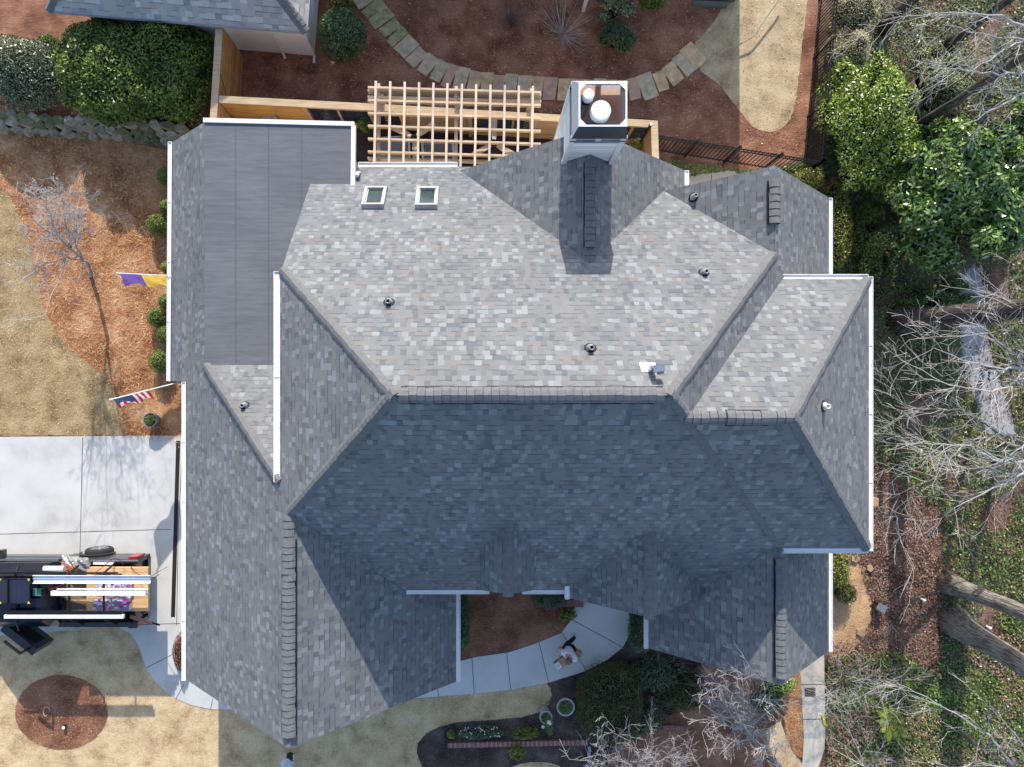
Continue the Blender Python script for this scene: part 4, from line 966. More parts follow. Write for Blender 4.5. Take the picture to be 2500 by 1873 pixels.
# stuff: scattered leaves, ivy, straw
def inpoly(P, poly):
    x, y = P[:, 0], P[:, 1]; ins = np.zeros(len(P), bool); n = len(poly); j = n-1
    for i in range(n):
        xi, yi = poly[i]; xj, yj = poly[j]
        c = ((yi > y) != (yj > y)) & (x < (xj-xi)*(y-yi)/(yj-yi+1e-12)+xi); ins ^= c; j = i
    return ins
def noise2(P, seed, f=.02, n=9):
    r = np.random.default_rng(seed); o = np.zeros(len(P))
    for k in range(n):
        v_ = r.normal(0, 1, 2)*f*r.uniform(.6, 2.5); o += np.sin(P@v_+r.uniform(0, 6.28))
    return o/math.sqrt(n)
def scatter(name, poly, n, size, mat, label, cat, aspect=.6, z=.03, zv=.06, tilt=.5, thr=None, seed=1, excl=()):
    px = np.array(poly, float); lo = px.min(0); hi = px.max(0)
    P = RNG.uniform(lo, hi, (n, 2)); m = inpoly(P, poly)
    if thr is not None: m &= noise2(P, seed) > thr+RNG.normal(0, .25, n)
    for e in excl: m &= ~inpoly(P, e)
    P = P[m]; zz = z+RNG.uniform(0, zv, len(P))
    W = np.stack([(P[:, 0]-NX)/F*H, (NY-P[:, 1])/F*H, zz], 1)
    nr = np.tile(np.array([[0, 0, 1.0]]), (len(P), 1))
    o = leaves(name, W, nr, size, mat, None, aspect, tilt)
    return tag(o, label, cat, kind='stuff')
WOODS = [(2035,-60),(2560,-60),(2560,1940),(2015,1940),(2015,1620),(2030,1480),(2020,600),(1990,430)]
clayp = [(2010,1340),(2060,1350),(2105,1370),(2122,1420),(2135,1500),(2125,1545),(2080,1590),(2040,1610),(2000,1600)]
litterp = [(2090,1100),(2300,1250),(2290,1640),(2200,1620),(2080,1600),(2130,1500),(2090,1350)]
wp = [(2345,680),(2380,640),(2400,700),(2405,800),(2430,900),(2470,1010),(2480,1060),(2410,1060),(2375,960),(2350,880),(2340,780)]
scatter('ivy', WOODS, 80000, .075, lf_ivy, 'dark ivy covering the woodland floor', 'ivy', thr=-.75, seed=2, excl=(clayp, litterp, wp), z=.03, zv=.14)
scatter('ivy', [(2015,1600),(2560,1560),(2560,1940),(2015,1940)], 26000, .07, lf_ivyb, 'bright green ivy at the lower right', 'ivy', thr=-.15, seed=3, z=.05, zv=.15)
scatter('ivy', [(2380,1250),(2560,1250),(2560,1560),(2380,1560)], 5000, .07, lf_ivyb, 'bright green ivy on the right edge beside the grey trunks', 'ivy', thr=0, seed=5, z=.05, zv=.15)
scatter('ivy', [(1600,392),(1700,405),(1830,420),(1960,400),(1990,430),(1960,470),(1820,450),(1790,420),(1715,428),(1660,440),(1600,420)], 7000, .06, lf_ivy, 'dark ivy strip below the back iron fence', 'ivy', seed=4, z=.06, zv=.22)
scatter('leaf_litter', WOODS, 30000, .07, lf_brown, 'fallen brown leaves over the woodland floor', 'leaves', thr=-.2, seed=6, excl=(clayp,), z=.02, zv=.03)
scatter('leaf_litter', litterp, 14000, .06, lf_brown, 'reddish brown fallen leaves right of the bare clay', 'leaves', seed=7, z=.02, zv=.03)
scatter('leaf_litter', [(560,-40),(1990,-40),(1960,380),(1600,330),(905,240),(560,250)], 2200, .05, leaf_mat("pale_litter",[(.2,.12,.08),(.35,.24,.17),(.5,.4,.3)]), 'scattered dry leaves on the back bed', 'leaves', seed=8, z=.02, zv=.02)
nobed = LAWN_A
scatter('pine_straw', BED, 34000, .17, lf_needle, 'loose pine needles over the left bed', 'pine straw', aspect=.07, seed=9, z=.012, zv=.05, tilt=.18, excl=(LAWN_A,))
scatter('pine_straw', [(560,-40),(1690,-40),(1700,180),(1820,310),(1960,330),(1955,385),(1600,330),(905,240),(540,240)], 30000, .15, lf_needled, 'loose old pine needles over the back bed', 'pine straw', aspect=.06, seed=10, z=.010, zv=.04, tilt=.18)
scatter('pine_straw', circ, 5000, .14, lf_needled, 'pine needles on the round bed in the lawn', 'pine straw', aspect=.05, seed=11, z=.014, zv=.03, tilt=.18)
scatter('pine_straw', [(1090,1430),(1400,1430),(1393,1510),(1368,1540),(1310,1566),(1240,1589),(1160,1600),(1110,1612)], 5500, .14, lf_needled, 'pine needles in the courtyard bed', 'pine straw', aspect=.05, seed=12, z=.03, zv=.03, tilt=.18)
scatter('pine_straw', [(1915,1680),(1955,1580),(1957,1700),(1960,1800),(1958,1850),(1940,1840),(1920,1800),(1912,1740)], 2500, .15, lf_needle, 'orange pine needles beside the right path', 'pine straw', aspect=.05, seed=13, z=.02, zv=.04, tilt=.18)
scatter('grass', LAWN_A, 30000, .06, lf_grass, 'dormant grass blades of the upper lawn', 'grass', aspect=.14, seed=14, z=.014, zv=.03, tilt=.9)
scatter('grass', [p for p in LAWN_B if p[1] < 2000]+[(-20,1900)], 34000, .06, lf_grass, 'dormant grass blades of the lower lawn', 'grass', aspect=.14, seed=15, z=.006, zv=.03, tilt=.9)
scatter('wood_chips', [(1020,1873),(1018,1840),(1040,1790),(1120,1763),(1270,1752),(1347,1698),(1337,1668),(1480,1614),(1500,1873)], 9000, .04, leaf_mat("chip",[(.03,.02,.018),(.08,.06,.05),(.22,.17,.14)],rough=.9,spec=.1), 'dark wood chips in the front bed', 'mulch', aspect=.35, seed=16, z=.010, zv=.02, tilt=.4)

scatter('leaf_litter', [(2015,1560),(2560,1540),(2560,1940),(2015,1940)], 15000, .07, leaf_mat('pink_litter',[(.08,.045,.035),(.17,.11,.085),(.30,.21,.18)]), 'fallen leaves among the bright ivy at the lower right', 'leaves', thr=.05, seed=31, z=.10, zv=.10)
# ------------------------------------------------------------------ path stones
pl = [(885,-14),(908,18),(940,55),(968,90),(996,118),(1020,144),(1052,165),(1085,181),(1120,195),(1160,203),(1205,208),(1245,212),(1290,215),(1340,218),(1400,222),(1465,224),(1525,222),(1580,212),(1625,194),(1655,172),(1685,144),(1712,120)]
P_ = [at(*p) for p in pl]; acc = [0]
for i in range(1, len(P_)): acc.append(acc[-1]+(P_[i]-P_[i-1]).length)
def along(s):
    for i in range(1, len(acc)):
        if s <= acc[i]: t = (s-acc[i-1])/(acc[i]-acc[i-1]); return P_[i-1].lerp(P_[i], t), (P_[i]-P_[i-1]).normalized()
    return P_[-1], (P_[-1]-P_[-2]).normalized()
r = random.Random(12); s = 0; kinds = {'mossy':stone_moss,'grey':stone_grey,'rust-stained':stone_rust,'tan':stone_tan}; idx = 0
while s < acc[-1]-.2:
    wdt = r.uniform(.30, .52); c, d = along(s+wdt/2); nn = Vector((-d.y, d.x, 0)); f = (s/acc[-1])
    k = r.choice(['mossy','mossy','grey']) if f < .25 else (r.choice(['grey','rust-stained','grey','tan']) if f < .72 else r.choice(['tan','tan','grey','rust-stained']))
    hl = .34+r.uniform(-.03,.06); a0 = wdt/2-.012; bend = .04 if f<.9 else 0
    pts = [c-d*(a0+r.uniform(-.01,.02))-nn*hl, c+d*(a0+r.uniform(-.02,.03)-bend)-nn*(hl+r.uniform(-.03,.03)), c+d*(a0+r.uniform(-.02,.02)+bend*.5)+nn*hl, c-d*(a0+r.uniform(-.02,.02))+nn*(hl+r.uniform(-.03,.03))]
    ar = 0
    mb = MB(); mb.prism([(p.x,p.y) for p in pts], 0, .045+r.uniform(0,.015))
    where = 'the upper left end' if f < .3 else ('the middle' if f < .62 else 'the right end')
    tag(mb.build('paving_stone', kinds[k]), '%s flat stone in %s of the curved back path'%(k, where), 'paving stone', 'stones of the curved back path')
    s += wdt; idx += 1
# timber steps at the top edge
t0 = empty('timber_steps', at(1740,5,0), 'weathered grey timber steps at the top edge', 'steps')
for i,(a,b) in enumerate((((1688,12),(1772,16)),((1690,0),(1790,3)),((1692,-12),(1800,-9)))):
    mb = MB(); A_=at(*a); B_=at(*b); A_.z=B_.z=.08+.05*i; mb.bar(A_,B_,.14,.14); mb.build('sleeper', wood_mat("grey_sleeper%d"%i,(.10,.10,.08),(.18,.18,.14),0), t0)
# white leaning post at the top edge
p0 = at(1424,26,.0); t0 = empty('white_post', (p0.x,p0.y,0), 'white post standing at the top edge beside the flowering shrub', 'post')
mb = MB(); mb.box((p0.x+.0,p0.y,.7),(.10,.10,1.4)); mb.build('shaft', white, t0); mb = MB(); mb.lathe((p0.x,p0.y,1.4),[(.09,0),(.09,.04),(0,.10)],4); mb.build('cap', white, t0)
# pale hoop on the back lawn (bent sapling stem)
mb = MB(); arc = [(1815,-40,.3),(1790,20,.3),(1768,60,.25),(1765,100,.2),(1770,120,.15),(1800,112,.2),(1840,88,.25),(1862,55,.3),(1900,0,.35),(1915,-30,.4)]
mb.tube([at(*p) for p in arc], [.022,.022,.02,.02,.018,.022,.026,.028,.03,.03], 6); tag(mb.build('bent_branch', plain("pale_green_bark",(.42,.42,.26),.8)), 'pale bent branch arching over the back lawn', 'branch')
# stone retaining wall
sw = MB(); r = random.Random(5)
for j in range(3):
    x = -10
    while x < 440:
        w_ = r.uniform(22,40); h_ = r.uniform(.17,.24); yb = 284+x*.075+j*16-2+r.uniform(-3,3)
        c_ = at(x+w_/2, yb, .45-.12*j)
        pts = []
        n_ = r.choice((4,5,5,6))
        for k in range(n_):
            a = 2*math.pi*k/n_+r.uniform(-.2,.2); pts.append((c_.x+math.cos(a)*w_*.54*H/F*r.uniform(.85,1.05), c_.y+math.sin(a)*.145*r.uniform(.85,1.1)))
        z1 = .62-.2*j+r.uniform(-.03,.03); sw.prism(pts, 0, z1, mi=r.choice((0,0,1,2)))
        x += w_
tag(sw.build('stone_wall', [wall_stone, wall_stone3, wall_stone2]), 'low mossy fieldstone wall below the hedge at the left', 'wall')
scatter('ivy', [(175,255),(260,300),(300,345),(420,372),(420,345),(330,318),(240,275)], 1800, .05, leaf_mat("creeper",[(.01,.03,.02),(.02,.06,.03),(.04,.1,.05)]), 'green creeper spilling over the stone wall', 'ivy', seed=21, z=.1, zv=.3)

# ------------------------------------------------------------------ bare trees
class Bare:
    def __init__(s, seed): s.r = random.Random(seed); s.mb = MB(); s.tb = MB()
    def branch(s, p, d, L, rad, lvl, gnarl=.25, kids=3, up=.0):
        r = s.r; n = max(3, int(L/.18)) if lvl < 3 else 3
        pts = [Vector(p)]; d = Vector(d).normalized(); st = L/n
        for i in range(n):
            d = (d+Vector((r.gauss(0,1),r.gauss(0,1),r.gauss(0,1)))*gnarl*.55+Vector((0,0,up*.1))).normalized(); pts.append(pts[-1]+d*st)
        rs = [max(.0036, rad*(1-.75*i/n)) for i in range(n+1)]
        (s.mb if rad > .03 else s.tb).tube(pts, rs, 7 if rad > .05 else (5 if rad > .015 else 3), cap=False)
        if lvl <= 0: return
        for k in range(kids):
            i = r.randint(max(1, n//4), n); q = pts[i]; dd = (pts[i]-pts[i-1]).normalized()
            ax = dd.orthogonal().normalized(); ax.rotate(Matrix.Rotation(r.uniform(0, 6.28), 3, dd)); nd = dd.copy(); nd.rotate(Matrix.Rotation(r.uniform(.4, .95), 3, ax))
            s.branch(q, nd, L*r.uniform(.42,.68), rs[min(i,n)]*.72, lvl-1, gnarl, kids, up)
    def limb(s, pl_, r0, r1, lvl=2, dens=3.5, L=1.0, gnarl=.25, kids=3, up=0, start=.15):
        """pl_: pixel+height polyline"""
        r = s.r; P = [at(*p) for p in pl_]; pts = []
        for i in range(len(P)-1):
            seg = (P[i+1]-P[i]).length; m = max(2, int(seg/.25))
            for k in range(m): pts.append(P[i].lerp(P[i+1], k/m)+Vector((r.gauss(0,1),r.gauss(0,1),r.gauss(0,1)))*min(.02, r0*.5)*(1 if i+k else 0))
        pts.append(P[-1]); n = len(pts); rs = [r0+(r1-r0)*i/(n-1) for i in range(n)]
        (s.mb if r0 > .04 else s.tb).tube(pts, rs, 9 if r0 > .08 else 6, cap=True)
        tot = sum((pts[i+1]-pts[i]).length for i in range(n-1)); nb_ = int(tot*dens)
        for k in range(nb_):
            i = r.randint(max(1, int(n*start)), n-1); dd = (pts[i]-pts[i-1]).normalized()
            ax = dd.orthogonal().normalized(); ax.rotate(Matrix.Rotation(r.uniform(0, 6.28), 3, dd)); nd = dd.copy(); nd.rotate(Matrix.Rotation(r.uniform(.4, 1.1), 3, ax))
            s.branch(pts[i], nd, L*r.uniform(.5,1.15), max(.004, rs[i]*.5), lvl, gnarl, kids, up)
    def finish(s, name, base, label, barkm, twigm, cat='tree', group=None):
        o = empty(name, (base.x, base.y, 0), label, cat, group)
        if s.mb.v: s.mb.build('trunk', barkm, o, True)
        if s.tb.v: s.tb.build('crown', twigm, o)
        return o
# left ornamental tree over the straw bed
t = Bare(3)
t.limb([(222,676,0),(217,655,.8),(213,640,1.3)], .065, .05, lvl=0, dens=0)
for k_ in range(7):
    a_ = [(70,470),(120,450),(160,500),(100,520),(60,560),(180,540),(40,640),(90,690),(130,760)][k_]
    t.limb([(175,605,2.0),((175+a_[0])/2+t.r.uniform(-10,10),(605+a_[1])/2,2.9),(a_[0],a_[1],3.8)], .010, .003, 3, 4.0, .5, .35)
t.limb([(213,640,1.3),(196,632,1.8),(160,632,2.2),(118,640,2.6),(80,668,3.1),(30,700,3.7)], .034, .006, 2, 3.2, .95, .3)
t.limb([(213,640,1.3),(175,610,2.0),(140,580,2.6),(125,540,3.2),(110,470,4.2)], .036, .006, 3, 3.0, .9, .3)
t.limb([(200,628,1.5),(180,590,2.4),(160,550,3.2),(150,480,4.2)], .035, .006, 3, 3.6, .9, .3)
t.limb([(130,575,2.7),(100,555,3.2),(70,520,3.9)], .02, .005, 2, 4, .8, .3)
t.limb([(160,632,2.2),(145,680,2.7),(120,730,3.2),(110,770,3.5)], .018, .004, 2, 4, .7, .3)
t.finish('bare_tree', at(222,676), 'leafless grey ornamental tree over the straw bed at the left', bark_g, twig_l)
# tall trees in the woods (trunks lean out of frame)
def trunk_tree(seed, base, r0, ztop, label, limbs=(), barkm=bark, twigm=twig_l, lean=(0, 0)):
    t = Bare(seed); b = at(*base); pts = []; rs = []
    for i in range(13):
        f = i/12; z_ = ztop*f; pts.append(Vector((b.x+lean[0]*f+t.r.gauss(0,.015), b.y+lean[1]*f+t.r.gauss(0,.015), z_))); rs.append(r0*(1+.55*max(0, 1-f*9))*(1-.45*f))
    t.mb.tube(pts, rs, 16)
    for l in limbs: t.limb(*l[0], **l[1]) if isinstance(l[1], dict) else None
    return t.finish('bare_tree', b, label, barkm, twigm)
trunk_tree(11, (2200,783), .33, 11, 'thick dark-barked trunk rising from the ivy at the middle right', lean=(0,-.5))
trunk_tree(12, (2312,1422), .24, 11, 'grey trunk at the right, upper of the two leaning pair', barkm=bark_l)
trunk_tree(13, (2325,1515), .33, 11, 'broad grey trunk at the right, lower of the two leaning pair', barkm=bark_l, lean=(0,-1.2))
trunk_tree(14, (2196,335), .13, 10, 'slim dark trunk crossing the woods toward the upper right', lean=(.2,.3))
trunk_tree(15, (2150,70), .16, 9, 'dark trunk at the top of the woods', lean=(.3,.3))
trunk_tree(16, (2310,115), .14, 9, 'slender dark trunk near the upper right corner', lean=(.2,.2))
def canopy(seed, base, limbs, label, twigm=twig_l, barkm=bark_l, **kw):
    t = Bare(seed)
    for (pl_, r0, r1) in limbs: t.limb(pl_, r0, r1, kw.get('lvl',2), kw.get('dens',3.0), kw.get('L',1.1), kw.get('gnarl',.2), kw.get('kids',3), kw.get('up',0), kw.get('start',.15))
    return t.finish('bare_tree', at(*base), label, barkm, twigm)
canopy(21, (2440,1080), [([(2440,1080,0),(2520,1105,2.5),(2560,1120,4)], .09,.07),([(2560,1120,4),(2480,1150,4.6),(2400,1140,5),(2320,1150,5.3),(2240,1190,5.4),(2190,1260,5.4)], .05,.006),([(2560,1120,4),(2460,1180,4.8),(2400,1200,5.2),(2330,1240,5.4)], .04,.006),([(2560,1100,4),(2440,1060,4.7),(2340,1000,5.1),(2230,1000,5.4),(2110,930,5.4)], .045,.006),([(2560,1120,4),(2440,1130,5),(2370,1090,5.3),(2250,1080,5.5),(2160,1100,5.5)], .04,.006)], 'leafless tree spreading pale branches toward the right eave', dens=3.4, L=1.25)
canopy(22, (2400,900), [([(2400,900,0),(2480,895,2.5),(2560,890,4.2)], .09,.07),([(2560,890,4.2),(2470,860,5),(2400,800,5.4),(2330,770,5.6)], .04,.006),([(2560,890,4.2),(2450,900,5.2),(2350,880,5.6),(2280,850,5.8)], .04,.006),([(2560,860,4.2),(2480,740,5.2),(2420,700,5.6)], .035,.006),([(2560,900,4.2),(2420,960,5.3),(2300,930,5.7),(2200,880,5.7)], .035,.006)], 'leafless budding tree reaching in from the right edge', dens=3.2, twigm=twig_p)
canopy(23, (2430,160), [([(2430,160,0),(2500,110,3),(2540,80,4.5)], .09,.07),([(2540,80,4.5),(2450,120,5.2),(2380,170,5.5),(2330,150,5.8)], .035,.006),([(2560,175,4.5),(2440,180,5),(2340,170,5.3),(2260,165,5.5)], .04,.006),([(2540,80,4.5),(2440,40,5.2),(2330,30,5.6),(2220,40,5.6),(2150,50,5.6)], .04,.006),([(2560,200,4.5),(2470,240,4.9),(2390,290,5),(2340,310,5)], .04,.006),([(2560,100,4.5),(2430,90,5.2),(2300,60,5.6)], .035,.006)], 'leafless tree with pale crossing branches in the upper right corner', dens=3.2)
canopy(24, (2330,1780), [([(2330,1780,0),(2420,1840,2),(2480,1880,3)], .07,.05),([(2480,1880,3),(2420,1800,3.8),(2350,1750,4.2),(2260,1700,4.5),(2190,1670,4.6)], .035,.006),([(2560,1900,3),(2470,1780,3.9),(2400,1710,4.3)], .03,.005),([(2480,1880,3),(2380,1860,3.8),(2300,1900,4)], .03,.005)], 'leafless sapling with long white branches over the bright ivy', dens=2.0, L=.8)
canopy(25, (2100,1860), [([(2110,1880,0),(2130,1930,1.5)], .05,.045),([(2140,1930,1.5),(2110,1860,2.2),(2075,1790,2.8),(2062,1720,3.2)], .03,.006),([(2075,1790,2.8),(2030,1740,3.2),(1990,1690,3.6)], .012,.004),([(2062,1720,3.2),(2120,1690,3.6),(2200,1650,3.9)], .014,.004)], 'slim white-barked sapling beside the right path', dens=3.0, L=.9, twigm=twig_p)
canopy(26, (1930,1900), [([(1870,1850,0),(1960,1930,1.6)], .08,.07),([(1960,1930,1.6),(1870,1835,2.9),(1815,1785,3.5)], .055,.04)]+[([(1815,1785,3.5),(1815+dx*.5,1785+dy*.5,4.6),(1815+dx,1785+dy,5.6)], .018,.003) for dx,dy in ((-60,-160),(-20,-180),(-90,-125),(-120,-80),(20,-150),(-45,-110),(60,-110),(80,-60),(-100,-30),(-85,-150),(0,-120),(50,40),(-60,60),(90,-10))], 'leafless crepe myrtle fanning pinkish twigs below the right wing', dens=3.6, L=.6, twigm=twig_p, up=.6, gnarl=.14)
canopy(27, (1520,1960), [([(1480,1900,0),(1530,2000,1.8)], .07,.06)]+[([(1530,1990,1.8),(1510+dx*.5,1940+dy*.5,3.6),(1500+dx,1890+dy,5.0)], .02,.003) for dx,dy in ((-40,-80),(0,-110),(40,-90),(80,-60),(130,-50),(-60,-40),(170,-20),(20,-60),(100,-90),(60,-30),(200,-60))], 'leafless shrub-like myrtle cut by the bottom edge', dens=3.4, L=.6, twigm=twig_p, up=.6, gnarl=.14)
# bare multi-stem shrubs
def twiggy(px, py, n, L, rad, seed, label, mat=twig_d, spread=.9, lvl=1, kids=2, name='bare_shrub'):
    t = Bare(seed); b = at(px, py)
    for i in range(n):
        a = t.r.uniform(0, 6.28); s_ = t.r.uniform(.2, spread); t.branch(b+Vector((math.cos(a)*.06,math.sin(a)*.06,0)), Vector((math.cos(a)*s_, math.sin(a)*s_, 1)), L*t.r.uniform(.6,1.1), rad, lvl, .10, kids)
    t.finish(name, b, label, mat, mat, 'shrub')
twiggy(1250,55,75,1.0,.011,41,'dense clump of bare stems at the top of the back bed',spread=1.1,lvl=0)
twiggy(1372,85,46,1.2,.011,42,'open star of bare arching stems in the back bed',mat=twig_l,spread=1.9,lvl=0)
twiggy(1060,30,20,.7,.005,43,'small faint bare shrub near the curved back path',spread=1.1,lvl=1)
twiggy(1240,1500,12,.9,.009,44,'bare spreading shrub in the courtyard bed',spread=1.6,lvl=2,mat=twig_d)
twiggy(1560,1690,22,1.8,.009,45,'bare thorny shrub over the evergreen bed',spread=2.4,lvl=2)
twiggy(1640,1620,14,1.4,.008,46,'bare shrub close to the edge of the right wing roof',spread=2.2,lvl=2)
twiggy(2060,1660,26,1.3,.007,47,'bare twiggy shrub at the path beside the clay',spread=1.8,lvl=2,mat=twig_p)
twiggy(2130,1860,26,1.1,.006,48,'pale twig clump at the bottom edge right of the path',spread=1.4,lvl=1,mat=twig_p)
# fern
t0 = empty('fern', at(2150,1745,0), 'yellow-green fern in the bright ivy', 'fern')
V = []
b = at(2155,1750)
for i in range(11):
    a = i*6.283/11+.3+.25*math.sin(i*7.3); L = .45+.28*abs(math.sin(i*3.7))
    for k in range(22):
        f = k/22; c = b+Vector((math.cos(a)*L*f, math.sin(a)*L*f, .12+.42*math.sin(f*2.4))); w_ = .13*math.sin(min(1, f+.12)*math.pi)**.7
        for s_ in (-1, 1):
            d_ = Vector((-math.sin(a)*s_+math.cos(a)*.5, math.cos(a)*s_+math.sin(a)*.5, -.1)).normalized(); e = Vector((math.cos(a), math.sin(a), 0))*.014
            V.append([c-e, c+d_*w_-e*.3, c+d_*w_+e*.3, c+e])
quads_mesh('fronds', np.array([[list(p) for p in q_] for q_ in V]), leaf_mat("fern_leaf",[(.08,.12,.015),(.16,.21,.03),(.26,.30,.06)]), t0)

# ------------------------------------------------------------------ planters, edging, small things
green_s = lf_ivyb
def pot(name, px, py, r, h, mat, label, n=400, leafm=lf_ivyb, rim=.03, size=.06, zb=0.0):
    c = at(px, py, zb+h); c.z = zb; o = empty(name, c, label, 'planter')
    mb = MB(); mb.lathe(c, [(r*.62,0),(r*.75,h*.3),(r*.95,h*.85),(r,h),(r-rim,h),(r-rim-.01,h-.08),(0,h-.08)], 28); mb.build('bowl', mat, o, False)
    d = RNG.normal(0, 1, (n, 3)); d /= np.linalg.norm(d, axis=1)[:, None]; d *= RNG.uniform(.3, 1, n)[:, None]**.5
    P = np.stack([c.x+d[:,0]*(r-rim)*.85, c.y+d[:,1]*(r-rim)*.85, zb+h-.03+np.abs(d[:,2])*.14], 1)
    leaves('plant', P, np.abs(d)*0+np.array([[0,0,1.]]), size, leafm, o, .45, .8)
    return o, c
pot('round_planter', 366,1025,.225,.46, plain("slate_pot",(.13,.15,.16),.5,col2=(.30,.30,.27)), 'round slate planter with green leaves on the driveway edge')
pot('bowl_planter', 1381,1727,.285,.34, plain("white_stone_pot",(.50,.49,.46),.7), 'white round bowl planter with dark greenery in the front bed', 900, lf_ivy, .05)
o, c = pot('pedestal_planter', 1333,1752,.20,.62, plain("white_stone_urn",(.52,.52,.51),.6), 'tall white urn spilling green leaves and white flowers', 300, lf_ivy)
n = 1300; t_ = RNG.uniform(0, 1, n); P = np.stack([c.x+.05+t_*.12+RNG.normal(0,.05,n)*(1.6-t_), c.y-.05-t_*.62+RNG.normal(0,.05,n), .66-t_*.45+RNG.normal(0,.04,n)], 1)
leaves('trailing_plant', P, np.tile([[0,0,1.]],(n,1)), .055, lf_ivy, o, .5, .7)
mb = MB()
for (dx,dy,r_) in ((.08,-.10,.07),(-.10,-.24,.055),(.12,-.14,.05)): mb.lathe((c.x+dx,c.y+dy,.70), [(r_*.6,0),(r_,.02),(r_*.7,.06),(0,.075)], 9)
mb.build('blooms', wf, o)
pot('ball_planter', 1101,1793,.22,.34, plain("dark_blue_pot",(.02,.024,.035),.4), 'dark round pot with yellow-green plant at the end of the brick edging', 320, lf_yel)
# brick edging
mb = MB(); A_ = at(1093,1817); B_ = at(1434,1810); n = 62
for i in range(n):
    p = A_.lerp(B_, (i+.5)/n); mb.box((p.x,p.y,.05+random.Random(i).uniform(-.006,.006)), ((B_-A_).length/n-.008,.16,.10), i % 2)
tag(mb.build('brick_edging', [plain("red_brick",(.33,.155,.125),.85,var=.2,scale=9), plain("pink_brick",(.42,.26,.22),.85,var=.2,scale=9)]), 'straight row of red bricks edging the front flower bed', 'edging')
mb = MB()
for i in range(26):
    f = i/26; p = at(1500+170*f, 1806-30*f-14*math.sin(f*3.1)); mb.box((p.x,p.y,.05),(.075,.15,.1),0,rz=.2)
tag(mb.build('brick_edging', MATS['red_brick']), 'curved run of red bricks behind the evergreen shrubs', 'edging')
for i, (x, y) in enumerate(((1438,1826),(1437,1840),(1436,1855),(1434,1869))):
    mb = MB(); p = at(x, y); mb.box((p.x,p.y,.05),(.09,.165,.10),0,rz=.1*(-1)**i+.08); tag(mb.build('edging_block', plain("pale_block%d"%i,(.36,.38,.40),.8)), 'pale grey edging block at the right end of the brick row', 'block', 'pale edging blocks')
# drain cover, white tape, little marks
p = at(1977,1689); mb = MB(); mb.box((p.x,p.y,.024),(.34,.26,.012)); o = tag(mb.build('drain_cover', plain("drain_rust",(.12,.075,.06),.6,var=.3,scale=12)), 'small brown metal cover in the right concrete path', 'drain cover')
mb = MB(); pts = [at(2008,1746,.05),at(2011,1758,.08),at(2013,1768,.05),at(2019,1772,.04)]; V = []
for i in range(len(pts)-1): mb.bar(pts[i], pts[i+1]+Vector((.01,0,0)), .06, .012)
tag(mb.build('yellow_tape', plain("yellow_plastic",(.75,.72,.03),.5)), 'crumpled yellow tape on the edge of the right path', 'tape')
mb = MB(); mb.bar(at(2017,448,.3), at(2046,432,.3), .02, .015); tag(mb.build('red_strap', plain("red_plastic",(.45,.03,.05),.5)), 'short red strap in the undergrowth at the upper right', 'strap')
# lantern box on the slope
p = at(2150,1483,.3); o = empty('utility_box', (p.x,p.y,0), 'small grey box on a black base beside the bare clay', 'box')
mb = MB(); mb.box((p.x,p.y,.17),(.20,.18,.34),0,rz=-.5); mb.build('base', blackg, o)
mb = MB(); mb.box((p.x,p.y,.37),(.27,.22,.06),0,rz=-.5); mb.build('lid', metal_g, o)
for i,(x,y,s_,lb) in enumerate(((2085,1363,.13,'largest'),(2121,1387,.12,'right-hand'),(2098,1542,.13,'lowest square'))):
    p = at(x,y); mb = MB(); r=random.Random(i+70); mb.prism([(p.x+s_*math.cos(a)*r.uniform(.8,1.1),p.y+s_*math.sin(a)*r.uniform(.8,1.1)) for a in (0,1.2,2.4,3.6,5.0)],0,.10); tag(mb.build('clay_rock', plain("clay_rock%d"%i,(.5,.33,.2),.9)), '%s orange rock on the bare clay'%lb, 'rock')
p = at(2126,1224,.3); mb = MB(); mb.box((p.x-.02,p.y,.25),(.30,.26,.5)); tag(mb.build('cardboard_carton', plain("kraft",(.50,.31,.15),.8)), 'brown carton tucked beside the right eave', 'carton')
# marker lights in the round bed
p = at(155,1777,.15); o = empty('well_light', (p.x,p.y,0), 'small round white garden light in the round bed', 'light'); mb = MB(); mb.lathe((p.x,p.y,0), [(.05,0),(.05,.14),(.035,.15)], 14); mb.build('housing', blackg, o); mb = MB(); mb.lathe((p.x,p.y,.14), [(.048,0),(.048,.025),(0,.03)], 14); mb.build('lens', metal_w, o)
mb = MB(); p = at(115,1735); mb.tube([p+Vector((.10*math.cos(a*.35)*(1-.02*a),.14*math.sin(a*.35),.03+.004*a)) for a in range(17)], .012, 6); tag(mb.build('coiled_stem', twig_l), 'curled dry stem lying in the round bed', 'stem')
for (x,y) in ((2380,1440),(2418,1534),(2257,1466)):
    p = at(x,y,.2); mb = MB(); mb.lathe((p.x,p.y,0), [(.035,0),(.035,.2),(.05,.21),(0,.24)], 10); tag(mb.build('path_light', metal_w), 'small white path light in the woods by the grey trunks', 'light', 'small white path lights in the woods')
